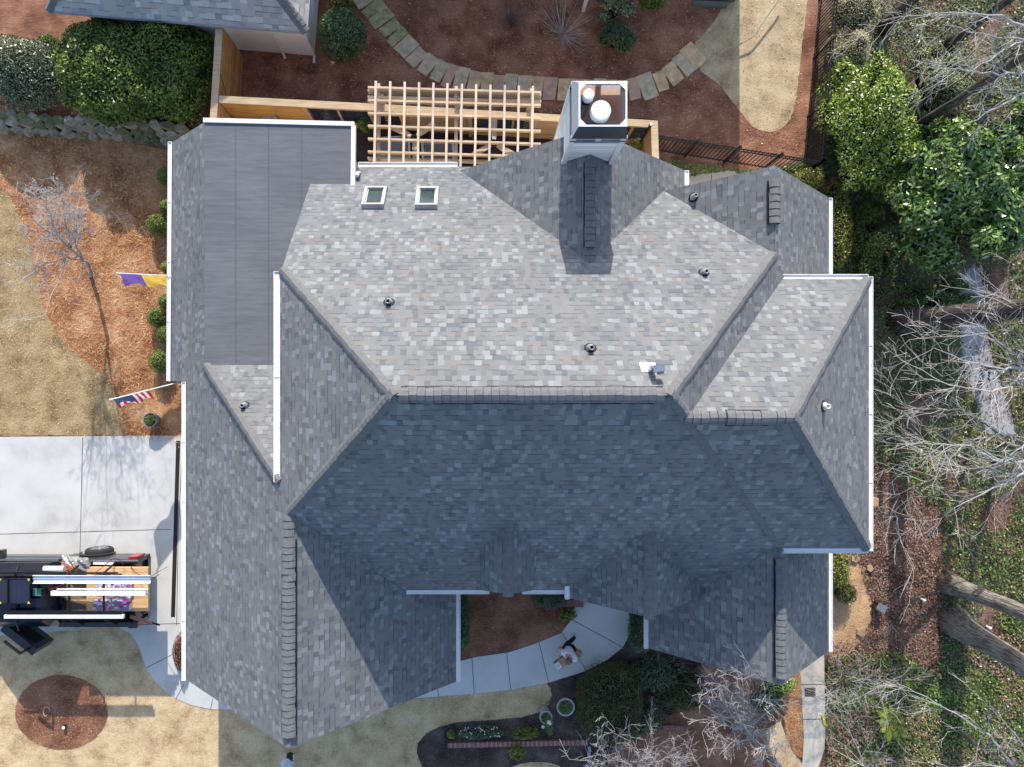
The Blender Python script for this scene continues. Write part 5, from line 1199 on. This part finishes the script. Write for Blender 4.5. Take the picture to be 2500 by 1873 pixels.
# hydrant
b = at(709,1847); o = empty('fire_hydrant', b, 'white fire hydrant on the lawn at the bottom edge', 'hydrant')
hm = plain("hydrant_paint",(.60,.63,.72),.4,var=.05); hb = plain("hydrant_base",(.03,.033,.03),.7)
mb = MB(); mb.lathe(b, [(.14,0),(.14,.05),(.11,.06),(.10,.42)], 18); mb.build('barrel', hb, o)
mb = MB()
for s_ in (-1,1): mb.box(b+Vector((s_*.12,.0,.06)), (.04,.16,.05))
mb.build('base_ring', white, o)
mb = MB(); mb.lathe(b+Vector((0,0,.42)), [(.145,0),(.165,.02),(.165,.05),(.13,.07),(.125,.10),(.085,.15),(.08,.18),(.04,.21),(.035,.25),(0,.26)], 24); mb.build('bonnet', hm, o)
for s_ in (-1,1):
    mb = MB(); mb.tube([b+Vector((s_*.1,0,.40)), b+Vector((s_*.21,0,.40))], .045, 10); mb.tube([b+Vector((s_*.2,0,.40)), b+Vector((s_*.25,0,.40))], .022, 8); mb.build('nozzle', hm, o)

# hanging flower boxes on the fence
for px, lb in ((972,'left'),(1078,'right')):
    c = at(px,270,1.5); o = empty('flower_box', c, '%s purple flower box hanging on the cedar fence'%lb, 'planter')
    mb = MB(); mb.box((c.x,c.y,c.z-.08),(.45,.16,.14)); mb.build('box', dark_metal, o)
    P = np.array([[c.x,c.y,c.z]])+RNG.normal(0,1,(420,3))*np.array([[.17,.06,.05]]); leaves('flowers', P, P*0+np.array([[0,0,1.]]), .05, leaf_mat("purple_%s"%lb,[(.05,.08,.04),(.12,.06,.12),(.25,.14,.24)]), o, .6, .9)
shrub('potted_shrub', 890,306,18,16,.6,900,.06,lf_laurel,'small green shrub on the deck at the left end of the pergola','plant',seed=71,zbase=.3,lump=.2)
shrub('variegated_shrub', 925,272,26,20,1.0,700,.05,lf_silver,'pale variegated shrub climbing at the left pergola post','shrub',seed=73,zbase=.3,lump=.35)
shrub('yellow_green_shrub', 1553,352,16,14,.6,900,.05,lf_yel,'small yellow-green shrub inside the right fence corner','shrub',seed=72,zbase=.3,lump=.2)

# ------------------------------------------------------------------ flags
def cloth_glow(m):
    t = m.node_tree; out = [n for n in t.nodes if n.type == 'OUTPUT_MATERIAL'][0]; b = t.nodes["Principled BSDF"]
    tr = t.nodes.new('ShaderNodeBsdfTranslucent'); mx = t.nodes.new('ShaderNodeMixShader'); mx.inputs[0].default_value = .5
    t.links.new(b.inputs['Base Color'].links[0].from_socket, tr.inputs[0]); t.links.new(b.outputs[0], mx.inputs[1]); t.links.new(tr.outputs[0], mx.inputs[2]); t.links.new(mx.outputs[0], out.inputs[0])
    return m
def flag(name, base, tip, f0, f1, drop, cols, label, fold=.06, sway=(0,-1,0), canton=None):
    """cloth hangs from the pole between fractions f0..f1 (0 base, 1 tip)"""
    A = at(*base); B = at(*tip); o = empty(name, A, label, 'flag')
    mb = MB(); mb.tube([A, B], .014, 8); mb.lathe(B, [(.02,-.02),(.03,.0),(.02,.03),(0,.035)], 8); mb.build('pole', metal_w, o)
    mb = MB(); mb.box(A, (.08,.05,.08)); mb.build('bracket', metal_g, o)
    nu, nv = 26, 22; mb = MB(); d = B-A; r = random.Random(3)
    def pt(i, j):
        f = f0+(f1-f0)*i/nu; v_ = j/nv; p = A+d*f
        sw = Vector(sway)*(.16*v_+fold*v_*v_*.9); wv = Vector((math.sin(i*.35+v_*3)*.04*v_, math.cos(i*.45+v_*4)*.05*v_, 0))
        return p+Vector((d.x*.10*v_, 0, -drop*v_))+sw+wv
    idx = {}
    for i in range(nu+1):
        for j in range(nv+1): idx[i, j] = len(mb.v); mb.v.append(tuple(pt(i, j)))
    for i in range(nu):
        for j in range(nv):
            mb.f.append((idx[i,j], idx[i+1,j], idx[i+1,j+1], idx[i,j+1])); mb.m.append(cols(i/nu, j/nv)); mb.uv.append([(0,0)]*4)
    return mb, o
fr_ = plain("flag_red",(.48,.03,.05),.8); fw = plain("flag_white",(.72,.72,.72),.8); fb = plain("flag_blue",(.05,.065,.20),.8)
# stripes run away from the pole (cloth hangs down), canton next to the tip
def us(u_, v_):
    if u_ > .46 and v_ < .72:
        k = int(u_*26)+int(v_*22)
        return 3 if k % 2 else 2
    return int(min(.999, u_)*13) % 2
mb, o = flag('national_flag', (439,933,2.2), (269,976,3.1), .48, .98, .78, lambda u_, v_: us(u_, v_), 'striped red, white and blue flag on a pole beside the garage corner')
for m_ in (fr_, fw, fb): cloth_glow(m_)
mb.build('cloth', [fr_, fw, fb, plain("flag_blue_star",(.16,.18,.32),.8)], o, True)
mb, o = flag('banner_flag', (425,674,2.3), (287,667,2.9), .16, .97, .62, lambda u_, v_: 0 if u_ > .5 else 1, 'purple and gold flag on a pole out from the left wall')
mb.build('cloth', [cloth_glow(plain("flag_purple",(.20,.13,.50),.8)), cloth_glow(plain("flag_gold",(.90,.62,.12),.8))], o, True)

# ------------------------------------------------------------------ pickup truck
TX = lambda px, z: (px-NX)/F*(H-z)
tk = empty('pickup_truck', (-12.5,-5.9,0), 'black crew-cab pickup loaded with boards, gutters and solar panels on the driveway', 'pickup truck')
paint = plain("black_paint",(.030,.032,.034),.22,var=.2,scale=2,spec=.7); navy = plain("navy_roof",(.008,.012,.028),.15,spec=.7)
YN, YS, XR, XF = -4.92, -6.92, -10.30, -16.1
def hull(secs, nm, mat, parent, mi=0):
    mb = MB(); n = len(secs[0])
    for s_ in secs: mb.v += [tuple(p) for p in s_]
    for i in range(len(secs)-1):
        for k in range(n): mb.f.append((i*n+k, i*n+(k+1)%n, (i+1)*n+(k+1)%n, (i+1)*n+k)); mb.m.append(mi); mb.uv.append([(0,0)]*4)
    mb.f.append(tuple(range(n))[::-1]); mb.m.append(mi); mb.uv.append([(0,0)]*n)
    e = (len(secs)-1)*n; mb.f.append(tuple(e+k for k in range(n))); mb.m.append(mi); mb.uv.append([(0,0)]*n)
    return mb.build(nm, mat, parent)
def sec(x, w0, w1, z0, z1, zm=None):
    yc = (YN+YS)/2; zm = zm or (z0+z1)/2
    return [Vector((x,yc-w0,z0)),Vector((x,yc+w0,z0)),Vector((x,yc+w0*1.03,zm)),Vector((x,yc+w1,z1)),Vector((x,yc-w1,z1)),Vector((x,yc-w0*1.03,zm))]
# lower body under cab
hull([sec(-12.6,.96,.93,.45,1.25),sec(-13.6,.97,.94,.45,1.25),sec(-14.9,.97,.94,.45,1.22),sec(-15.9,.93,.85,.5,1.12),sec(-16.2,.80,.7,.55,1.0)], 'body', paint, tk)
# cab
hull([sec(-12.55,.93,.70,1.23,1.50,1.3),sec(-12.75,.92,.66,1.23,1.92,1.5),sec(-13.6,.92,.67,1.23,1.98,1.5),sec(-14.4,.92,.66,1.23,1.92,1.5),sec(-15.1,.9,.62,1.21,1.26,1.24)], 'cab', navy, tk)
for k,(xa,xb) in enumerate(((-13.15,-12.85),(-14.0,-13.25))):
    mb = MB(); yc=(YN+YS)/2
    mb.face([(xa,yc+.925,1.34),(xb,yc+.925,1.34),(xb,yc+.75,1.80),(xa,yc+.75,1.80)][::-1]); mb.build('side_window', glass, tk)
mb = MB(); mb.bar((-12.6,YN+.012,1.24),(-15.2,YN+.012,1.24),.02,.03); mb.bar((-10.2,YN-.02,1.36),(-12.45,YN-.02,1.36),.05,.02); mb.build('chrome_strip', metal_g, tk)
# bed box
mb = MB(); yc=(YN+YS)/2
mb.box(((XR-12.5)/2,YN-.06,.90),(2.35,.12,.80)); mb.box(((XR-12.5)/2,YS+.06,.90),(2.35,.12,.80)); mb.box((XR-.04,yc,.90),(.07,1.86,.76)); mb.box((-12.46,yc,.9),(.07,1.86,.8)); mb.box(((XR-12.5)/2,yc,.62),(2.3,1.8,.06)); mb.box(((XR-12.5)/2,YN-.05,1.315),(2.38,.14,.03),0); mb.box(((XR-12.5)/2,YS+.05,1.315),(2.38,.14,.03),0); mb.build('cargo_bed', paint, tk)
mb = MB(); mb.tube([(-11.85+.52*math.cos(a*math.pi/8),YN+.03,.46+.50*math.sin(a*math.pi/8)) for a in range(9)], .03, 6); mb.build('fender_flare', paint, tk)
mb = MB(); mb.box((XR+.03,yc,.58),(.12,1.85,.18)); mb.build('rear_bumper', blackg, tk)
for Y_ in (YN-.04, YS+.04):
    mb = MB(); mb.box((XR-.10,Y_+(.03 if Y_ > -5.5 else -.03),1.02),(.26,.17,.50)); mb.build('tail_light', plain("tail_red",(.40,.012,.02),.15,spec=.8), tk)
def wheel(x, y, nm='wheel'):
    o = MB(); n = 28; R = .41; w_ = .26; s_ = 1 if y > -5.9 else -1
    prof = [(.26,-.5),(.36,-.5),(R-.02,-.42),(R,-.25),(R,.25),(R-.02,.42),(.36,.5),(.26,.5)]
    for (r_, t_) in prof:
        for k in range(n): a = 2*math.pi*k/n; o.v.append((x+r_*math.cos(a), y+t_*w_, .41+r_*math.sin(a)))
    for i in range(len(prof)-1):
        for k in range(n): o.f.append((i*n+k, i*n+(k+1)%n, (i+1)*n+(k+1)%n, (i+1)*n+k)); o.m.append(0); o.uv.append([(0,0)]*4)
    wo = o.build(nm, plain("tyre",(.025,.024,.023),.8,var=.1), tk, True)
    m_ = MB()
    for k in range(6):
        a = k*math.pi/3; m_.bar((x,y+s_*.11,.41),(x+.25*math.cos(a),y+s_*.12,.41+.25*math.sin(a)),.07,.03,up=(0,1,0))
    m_.tube([(x,y-s_*.05,.41),(x,y+s_*.125,.41)], .07, 12); m_.tube([(x+.255*math.cos(q2*math.pi/14),y+s_*.11,.41+.255*math.sin(q2*math.pi/14)) for q2 in range(29)], .02, 6)
    m_.build('rim', metal_g, wo)
for (x,y) in ((-11.85,YN+.02),(-11.85,YS-.02),(-15.4,YN-.1),(-15.4,YS+.1)): wheel(x,y)
# open driver door on the far side
hx = -14.25; M = Matrix.Rotation(math.radians(-38), 3, 'Z'); c = Vector((hx,YS-.02,0))
mb = MB(); mb.box(c+M@Vector((.6,-.02,.85)), (1.2,.20,.86), 0, M=M); mb.box(c+M@Vector((.6,-.02,1.29)), (1.22,.24,.06), 0, M=M); od = mb.build('door', paint, tk)
mb = MB(); mb.box(c+M@Vector((.62,.05,.9)), (.8,.06,.5), 0, M=M); mb.box(c+M@Vector((1.0,-.02,1.5)), (.06,.06,.5), 0, M=M); mb.box(c+M@Vector((.72,-.02,1.74)), (.6,.06,.06), 0, M=M); mb.build('door_panel', black, od)
mb = MB(); mb.box((-14.3,YN+.16,1.28),(.14,.26,.2)); mb.build('wing_mirror', paint, tk)
# ladder rack
rk = MB(); zr_ = 2.05; RYN, RYS = (NY-1399)/F*(H-zr_), (NY-1512)/F*(H-zr_)
for x in (-10.85,-11.85,-13.4):
    rk.bar((x,RYN,zr_),(x,RYS,zr_),.045,.045)
    for y, y2 in ((YN-.06,RYN), (YS+.06,RYS)): rk.bar((x,y,1.3 if x>-12.5 else 1.9),(x,y2,zr_),.045,.045)
for y in (RYN, RYS): rk.bar((-10.45,y,zr_),(-14.4,y,zr_),.04,.04)
rk.build('ladder_rack', dark_metal, tk)
def lbl(o, l, c, g=None): return tag(o, l, c, g)
# long goods on the rack
def chan(x0_, x1_, y, w_, z_, mats, nm, label, ridge_=True):
    mb = MB(); mb.box(((x0_+x1_)/2,y,z_),(x1_-x0_,w_,.012),0); mb.box(((x0_+x1_)/2,y+w_/2,z_+.03),(x1_-x0_,.012,.07),0); mb.box(((x0_+x1_)/2,y-w_/2,z_+.03),(x1_-x0_,.012,.07),0)
    if ridge_: mb.box(((x0_+x1_)/2,y+w_*.12,z_+.022),(x1_-x0_,w_*.14,.03),1)
    return lbl(mb.build(nm, mats), label, 'gutter')
bl = plain("pale_blue_metal",(.50,.62,.80),.35,metal=.2,var=.05)
def yy(py, z_): return (NY-py)/F*(H-z_)
chan(TX(82,2.12),TX(368,2.12),yy(1414,2.12),.22,2.12,[metal_w,bl],'metal_channel','long pale-blue metal channel tied on the truck rack, topmost in view')
mb = MB(); z_=2.12; mb.box(((TX(126,z_)+TX(357,z_))/2,yy(1448,z_),z_),(TX(357,z_)-TX(126,z_),.13,.09)); mb.box(((TX(140,z_)+TX(362,z_))/2,yy(1438,z_),z_+.01),(TX(362,z_)-TX(140,z_),.03,.06)); lbl(mb.build('gutter_length', metal_w),'long white gutter tied along the middle of the truck rack','gutter')
mb = MB(); mb.box(((TX(12,z_)+TX(303,z_))/2,yy(1505,z_),z_),(TX(303,z_)-TX(12,z_),.10,.09)); lbl(mb.build('gutter_length', metal_w),'long cream gutter along the lower side of the truck rack','gutter')
mb = MB(); mb.box(((TX(16,z_)+TX(298,z_))/2,yy(1496,z_),z_-.02),(TX(298,z_)-TX(16,z_),.11,.07)); mb.box(((TX(10,z_)+TX(300,z_))/2,yy(1511,z_),z_-.03),(TX(300,z_)-TX(10,z_),.03,.05)); lbl(mb.build('ladder_rail', blackg),'long black rail beside the cream gutter on the truck rack','rail')
mb = MB(); mb.tube([(TX(18,2.15),yy(1396,2.15),2.15),(TX(298,2.15),yy(1402,2.15),2.15)],.02,8); mb.tube([(TX(60,2.13),yy(1392,2.13),2.13),(TX(270,2.13),yy(1404,2.13),2.13)],.012,8); lbl(mb.build('metal_poles', dark_metal),'thin dark poles lashed beside the pale-blue channel','poles')
mb = MB(); mb.tube([(TX(108,2.0),yy(1389,2.0),2.0),(TX(157,2.0),yy(1389,2.0),2.0)],.085,14); lbl(mb.build('white_tube', metal_w),'short fat white tube at the front of the truck bed','tube')
# plywood load
mb = MB(); z_=1.45; X0,X1=TX(212,z_),TX(362,z_)
mb.box(((X0+X1)/2,(yy(1385,z_)+yy(1492,z_))/2,1.42),(X1-X0,yy(1385,z_)-yy(1492,z_),.10)); lbl(mb.build('osb_stack', osb),'stack of pale chipboard sticking out over the tailgate','boards')
mb = MB(); mb.box(((TX(142,1.2)+TX(225,1.2))/2,-5.95,1.18),(TX(225,1.2)-TX(142,1.2),1.5,.03)); lbl(mb.build('dirty_board', wood_mat("dirty_ply",(.12,.08,.055),(.26,.18,.11),0)),'brown dirty board in the front of the truck bed','board')
mb = MB(); 
def plank(a, b, z_, w_, mat, label, h_=.03, nm='plank'):
    m_ = MB(); m_.bar(at(a[0],a[1],z_), at(b[0],b[1],z_), w_, h_); lbl(m_.build(nm, mat), label, 'plank')
plank((160,1456),(285,1488),1.55,.10,osb,'pale plank lying slantwise across the load')
plank((150,1452),(230,1473),1.35,.12,wood_mat("grey_plank",(.16,.15,.11),(.26,.24,.18),0),'grey-green plank under the pale slanting plank')
cop = plain("copper_flashing",(.55,.24,.15),.45,var=.1)
plank((186,1521),(298,1517),.55,.05,cop,'long thin copper strip at the lower side of the truck')
plank((298,1517),(361,1494),.75,.04,cop,'thin copper strip bent up behind the truck')
plank((318,1505),(372,1522),1.35,.10,plain("copper_brown",(.35,.15,.10),.6),'short copper-brown plank poking out behind the truck'); plank((372,1521),(390,1526),1.3,.05,black,'black pry bar end past the brown plank',nm='pry_bar')
# wrapped shingle bundles
def wrap_mat(name, seed):
    m, t, b = nt(name); L = t.links.new; g = N(t,'ShaderNodeNewGeometry'); mp = N(t,'ShaderNodeMapping'); mp.inputs['Scale'].default_value=(9,14,1); mp.inputs['Location'].default_value=(seed,seed*2,0)
    L(g.outputs['Position'],mp.inputs[0]); vo = N(t,'ShaderNodeTexVoronoi'); vo.distance='CHEBYCHEV'; vo.inputs['Scale'].default_value=1.1; L(mp.outputs[0],vo.inputs['Vector'])
    sc_ = N(t,'ShaderNodeSeparateColor'); L(vo.outputs['Color'],sc_.inputs[0]); cr = ramp(t,[(0,(.26,.20,.32)),(.3,(.62,.58,.62)),(.58,(.45,.02,.28)),(.74,(.68,.64,.68)),(.88,(.22,.17,.28))],'CONSTANT'); L(sc_.outputs[0],cr.inputs[0]); L(cr.outputs[0],b.inputs['Base Color']); b.inputs['Roughness'].default_value=.35; return m
for i,(xa,xb,ya,yb,lb) in enumerate(((233,262,1424,1444,'upper left'),(262,296,1424,1446,'upper middle'),(296,324,1425,1450,'upper right'),(228,262,1462,1488,'lower left'),(262,292,1458,1486,'lower middle'),(292,320,1456,1492,'lower right'))):
    z_=1.56; m_ = MB(); m_.box(((TX(xa,z_)+TX(xb,z_))/2,(yy(ya,z_)+yy(yb,z_))/2,1.525+.004*i),(TX(xb,z_)-TX(xa,z_)-.01,yy(ya,z_)-yy(yb,z_),.10)); lbl(m_.build('shingle_bundle', wrap_mat("wrap%d"%i, i*1.7)),'%s purple and magenta wrapped bundle on the chipboard'%lb,'bundle','wrapped bundles on the truck')
# solar panels
cell = wood_mat("solar_cell",(.008,.014,.04),(.015,.024,.06),0,boards=(1,0,0,.045),seam=(.03,.045,.09))
for i,(xa,xb,lb) in enumerate(((-20,19,'left'),(24,73,'right'))):
    z_=2.2; o = empty('solar_panel', ((TX(xa,z_)+TX(xb,z_))/2,(yy(1413,z_)+yy(1473,z_))/2,z_), '%s dark blue solar panel on the truck cab'%lb, 'solar panel', 'solar panels on the truck')
    m_ = MB(); m_.box(o.location, (TX(xb,z_)-TX(xa,z_),yy(1413,z_)-yy(1473,z_),.03)); m_.build('cells', cell, o)
    m_ = MB(); 
    for sy in (1,-1): m_.box(o.location+Vector((0,sy*(yy(1413,z_)-yy(1473,z_))/2,.0)), (TX(xb,z_)-TX(xa,z_)+.04,.03,.045))
    for sx in (1,-1): m_.box(o.location+Vector((sx*(TX(xb,z_)-TX(xa,z_))/2,0,.0)), (.03,(yy(1413,z_)-yy(1473,z_))-.03,.045))
    m_.build('frame', dark_metal, o)
    m_ = MB()
    for sy in (1,-1): c=o.location+Vector((.22*(1 if i else -.1),sy*.36,.03)); m_.face([c,c+Vector((.10,0,0)),c+Vector((.05,-.08*sy,.0))]) ; 
    m_.build('corner_clip', plain("yellow_clip%d"%i,(.62,.5,.08),.6), o)
# tool case, bag, cords
z_=1.9; c=at(95,1445,z_); o=empty('tool_case',c,'small teal and black tool case behind the solar panels','case'); m_=MB(); m_.box(c,(.30,.20,.14)); m_.build('case_body',plain("teal_plastic",(.10,.32,.30),.5),o); m_=MB(); m_.box(c+Vector((.17,0,0)),(.12,.18,.15)); m_.box(c+Vector((-.15,0,0)),(.03,.21,.15)); m_.build('case_end',black,o)
m_=MB(); z_=1.5; r=random.Random(8); nu=22
c=at(183,1377,1.5)
for i in range(nu):
    for j in range(nu):
        a,b_=i/(nu-1)*2-1,j/(nu-1)*2-1; m_.v.append((c.x+a*.42,c.y+b_*.20-a*.06,1.42+.20*max(0,1-a*a)*max(0,1-b_*b_)**.5+r.uniform(-.03,.03)+.05*math.sin(a*9+b_*5)))
for i in range(nu-1):
    for j in range(nu-1): m_.f.append((i*nu+j,(i+1)*nu+j,(i+1)*nu+j+1,i*nu+j+1)); m_.m.append(0); m_.uv.append([(0,0)]*4)
lbl(m_.build('plastic_bag', plain("grey_plastic",(.34,.34,.35),.2,var=.3,scale=9,spec=.8), smooth=True),'crumpled clear-grey plastic bag on the near side of the truck bed','bag')
m_=MB(); r=random.Random(9)
for k in range(9):
    p=at(162+r.uniform(-10,12),1385+r.uniform(-8,8),1.7); pts=[p]
    for q2 in range(8): p=p+Vector((r.uniform(-.07,.09),r.uniform(-.07,.05),r.uniform(-.02,.02))); pts.append(p)
    m_.tube(pts,.008,5)
lbl(m_.build('cord', plain("orange_cord_m",(.75,.20,.08),.6)),'tangled orange cord beside the grey plastic bag','cord')
m_=MB(); m_.tube([at(228,1402,2.2),at(250,1385,2.25),at(268,1370,2.3),at(280,1362,2.4),at(290,1366,2.2),at(300,1378,1.5)],.01,5); m_.tube([at(120,1440,2.15),at(143,1432,2.17),at(160,1424,2.2)],.01,5); m_.tube([at(318,1382,1.5),at(333,1400,1.6),at(362,1412,2.1)],.01,5); lbl(m_.build('red_strap', plain("red_strap_m",(.20,.02,.025),.6)),'dark red tie-down strap looped over the pale-blue channel','strap')
m_=MB(); m_.tube([(TX(132,1.4),yy(1458,1.4),1.4),(TX(127,1.4),yy(1491,1.4),1.4)],.05,10); lbl(m_.build('orange_tube', plain("orange_tube_m",(.65,.18,.07),.4)),'orange tube standing across the bed behind the cab','tube')
m_=MB(); c=at(255,1371,1.35); m_.box((c.x-.03,c.y-.03,1.345),(.62,.13,.012),0,rz=-.02); lbl(m_.build('white_sheet', metal_w),'white sheet of card lying on the near bed rail','sheet')
m_=MB(); m_.tube([at(372,1405,2.1),at(408,1384,2.1)],.008,5); m_.tube([at(374,1412,2.1),at(388,1402,2.1)],.010,5); lbl(m_.build('metal_rods', dark_metal),'two thin rods poking out past the end of the channel','rods')

# ------------------------------------------------------------------ person with boxes
skin = plain("skin",(.62,.38,.28),.55,var=.06); shirt = plain("white_shirt",(.80,.84,.93),.85,var=.05,scale=14); trousers = plain("black_trousers",(.012,.013,.018),.85); shoe_m = plain("white_shoe",(.55,.56,.58),.6); hair = plain("brown_hair",(.24,.15,.11),.8)
pr = empty('person', (2.69,-7.75,0), 'person in white t-shirt and black trousers carrying boxes along the front path', 'person')
fwd = Vector((-.50,-.866,0)); rt = Vector((-.866,.50,0))   # person's right hand side
O = Vector((2.70,-7.72,0.022))
def W_(f, r_, z_): return O+fwd*f+rt*r_+Vector((0,0,z_))
def skinned(name, verts, edges, mat, parent, sub=2):
    me = bpy.data.meshes.new(name); bm = bmesh.new(); lay = bm.verts.layers.skin.verify(); vs = []
    for i, (p, rad) in enumerate(verts):
        v_ = bm.verts.new(p); v_[lay].radius = (rad, rad) if not isinstance(rad, tuple) else rad
        if i == 0: v_[lay].use_root = True
        vs.append(v_)
    for a, b_ in edges: bm.edges.new((vs[a], vs[b_]))
    bm.to_mesh(me); bm.free(); o = link(name, me, mat, parent)
    m_ = o.modifiers.new("skin", 'SKIN'); m_.use_smooth_shade = True; m2 = o.modifiers.new("sub", 'SUBSURF'); m2.levels = sub; m2.render_levels = sub
    return o
hip = W_(-.02,0,.95)
LF = W_(.42,-.10,.08); RF = W_(-.38,.10,.14)      # left foot forward, right foot behind
rfp = Vector((3.02,-7.62,.10)); lfp = Vector((2.56,-8.05,.06))
hl, hr = W_(-.02,-.10,.92), W_(-.02,.10,.92)
kl = (hl+lfp)/2+fwd*.10+Vector((0,0,.03)); kr = (hr+rfp)/2+fwd*.06
shl, shr = W_(.04,-.21,1.43), W_(.04,.21,1.43)
ell, elr = W_(.05,-.29,1.14), W_(.02,.30,1.14)
hal, har = W_(.36,-.14,1.10), W_(.30,.16,1.08)
neck = W_(.07,0,1.50); headc = W_(.14,0,1.63); crown = W_(.15,0,1.72)
BV = [(hip,.13),(W_(.0,0,1.15),.125),(W_(.03,0,1.36),.135),(W_(.05,0,1.46),.06),(neck,.055),(W_(.12,0,1.57),.075),(headc,.092),(crown,.07),
      (shl,.065),(ell,.045),(hal,.030),(shr,.065),(elr,.045),(har,.030),(hl,.09),(kl,.062),(lfp+Vector((0,0,.03)),.042),(hr,.09),(kr,.062),(rfp+Vector((0,0,.03)),.042)]
BE = [(0,1),(1,2),(2,3),(3,4),(4,5),(5,6),(6,7),(2,8),(8,9),(9,10),(2,11),(11,12),(12,13),(0,14),(14,15),(15,16),(0,17),(17,18),(18,19)]
# fingers
def hand(BV, BE, wi, palm_dir, side, down):
    w_ = BV[wi][0]; pd = palm_dir.normalized(); pc = w_+pd*.06; BV.append((pc,(.038))); BE.append((wi,len(BV)-1)); pi = len(BV)-1
    for k in range(4):
        off = side*(-.030+.020*k); L = (.062,.072,.068,.052)[k]
        a = pc+pd*.035+off; b_ = a+pd*L*.6+down*.012; c_ = b_+pd*L*.3+down*.030
        BV.append((a,.0095)); BE.append((pi,len(BV)-1)); BV.append((b_,.009)); BE.append((len(BV)-2,len(BV)-1)); BV.append((c_,.0075)); BE.append((len(BV)-2,len(BV)-1))
    a = pc+side*-.045+down*-.005; b_ = a+pd*.035+side*-.008; BV.append((a,.011)); BE.append((pi,len(BV)-1)); BV.append((b_,.009)); BE.append((len(BV)-2,len(BV)-1))
hand(BV, BE, 10, fwd*.7+rt*.5, rt*-.8+fwd*.3, Vector((0,0,-1))); hand(BV, BE, 13, fwd*.7-rt*.5, rt*.8+fwd*.3, Vector((0,0,-1)))
skinned('body', BV, BE, skin, pr, 1)
# head details, hair
mb = MB()
mb.lathe(headc+Vector((0,0,-.01))-fwd*.015, [(.100,.0),(.106,.03),(.100,.07),(.078,.105),(.04,.125),(0,.130)], 16); mb.build('hair', hair, pr, True)
mb = MB()
for s_ in (-1,1): mb.lathe(headc+fwd*.093+rt*(s_*.032)+Vector((0,0,.0)), [(0,-.008),(.010,0),(0,.008)], 8)
mb.build('eyes', black, pr)
mb = MB(); mb.tube([headc+fwd*.09+Vector((0,0,-.005)), headc+fwd*.118+Vector((0,0,-.035)), headc+fwd*.095+Vector((0,0,-.045))], [.010,.014,.010], 6)
for s_ in (-1,1): mb.tube([headc+rt*(s_*.098)+Vector((0,0,.02)), headc+rt*(s_*.105)+Vector((0,0,-.02))], [.012,.015], 6)
mb.tube([headc+fwd*.094+rt*-.025+Vector((0,0,-.068)), headc+fwd*.094+rt*.025+Vector((0,0,-.068))], .006, 5)
mb.build('nose_and_ears', skin, pr, True)
skinned('shirt', [(W_(-.02,0,.93),(.165,.135)),(W_(0,0,1.12),(.160,.130)),(W_(.03,0,1.34),(.185,.14)),(W_(.05,0,1.45),(.10,.10)),(shl+Vector((0,0,.005)),.088),((shl+ell)/2,.075),(shr+Vector((0,0,.005)),.088),((shr+elr)/2,.078)], [(0,1),(1,2),(2,3),(2,4),(4,5),(2,6),(6,7)], shirt, pr)
skinned('trousers', [(W_(-.02,0,.94),.150),(hl,.105),(kl,.080),(lfp+Vector((0,0,.09)),.060),(hr,.105),(kr,.080),(rfp+Vector((0,0,.09)),.060)], [(0,1),(1,2),(2,3),(0,4),(4,5),(5,6)], trousers, pr)
for nm, p, d_ in (('shoe', lfp, fwd), ('shoe', rfp, fwd+rt*-.2)):
    dd = d_.normalized(); skinned(nm, [(p-dd*.07+Vector((0,0,-.02)),.042),(p+Vector((0,0,-.015)),.046),(p+dd*.10+Vector((0,0,-.03)),.044),(p+dd*.17+Vector((0,0,-.035)),.034)], [(0,1),(1,2),(2,3)], shoe_m, pr, 1)
card = plain("cardboard",(.40,.26,.16),.85,var=.08)
def carton(c, d_, rz_, label, lab=True, tape=True):
    M_ = Matrix.Rotation(rz_, 3, 'Z'); o = empty('cardboard_box', c, label, 'box'); m_ = MB(); m_.box(c, d_, 0, M=M_); m_.build('carton', card, o)
    m_ = MB(); m_.box(c+Vector((0,0,d_[2]/2+.001)), (d_[0]*1.0,.04,.003), 0, M=M_); m_.build('tape', plain("tan_tape",(.33,.20,.11),.4), o)
    if lab:
        m_ = MB(); m_.box(c+M_@Vector((-.10,.0,d_[2]/2+.003)), (.15,.20,.003), 0, M=M_)
        for i in range(4): m_.box(c+M_@Vector((-.14+.028*i,.01,d_[2]/2+.0055)), (.010,.13-.02*(i%2),.002), 1, M=M_)
        m_.build('shipping_label', [metal_w, plain("label_ink",(.25,.26,.30),.7)], o)
carton(W_(.44,.02,1.08)+Vector((.0,.0,0)), (.34,.26,.16), math.radians(38), 'cardboard box with white shipping label held in front of the person')
carton(Vector((2.97,-7.86,1.0)), (.20,.24,.24), math.radians(-30), 'small plain cardboard box under the arm of the person', lab=False)
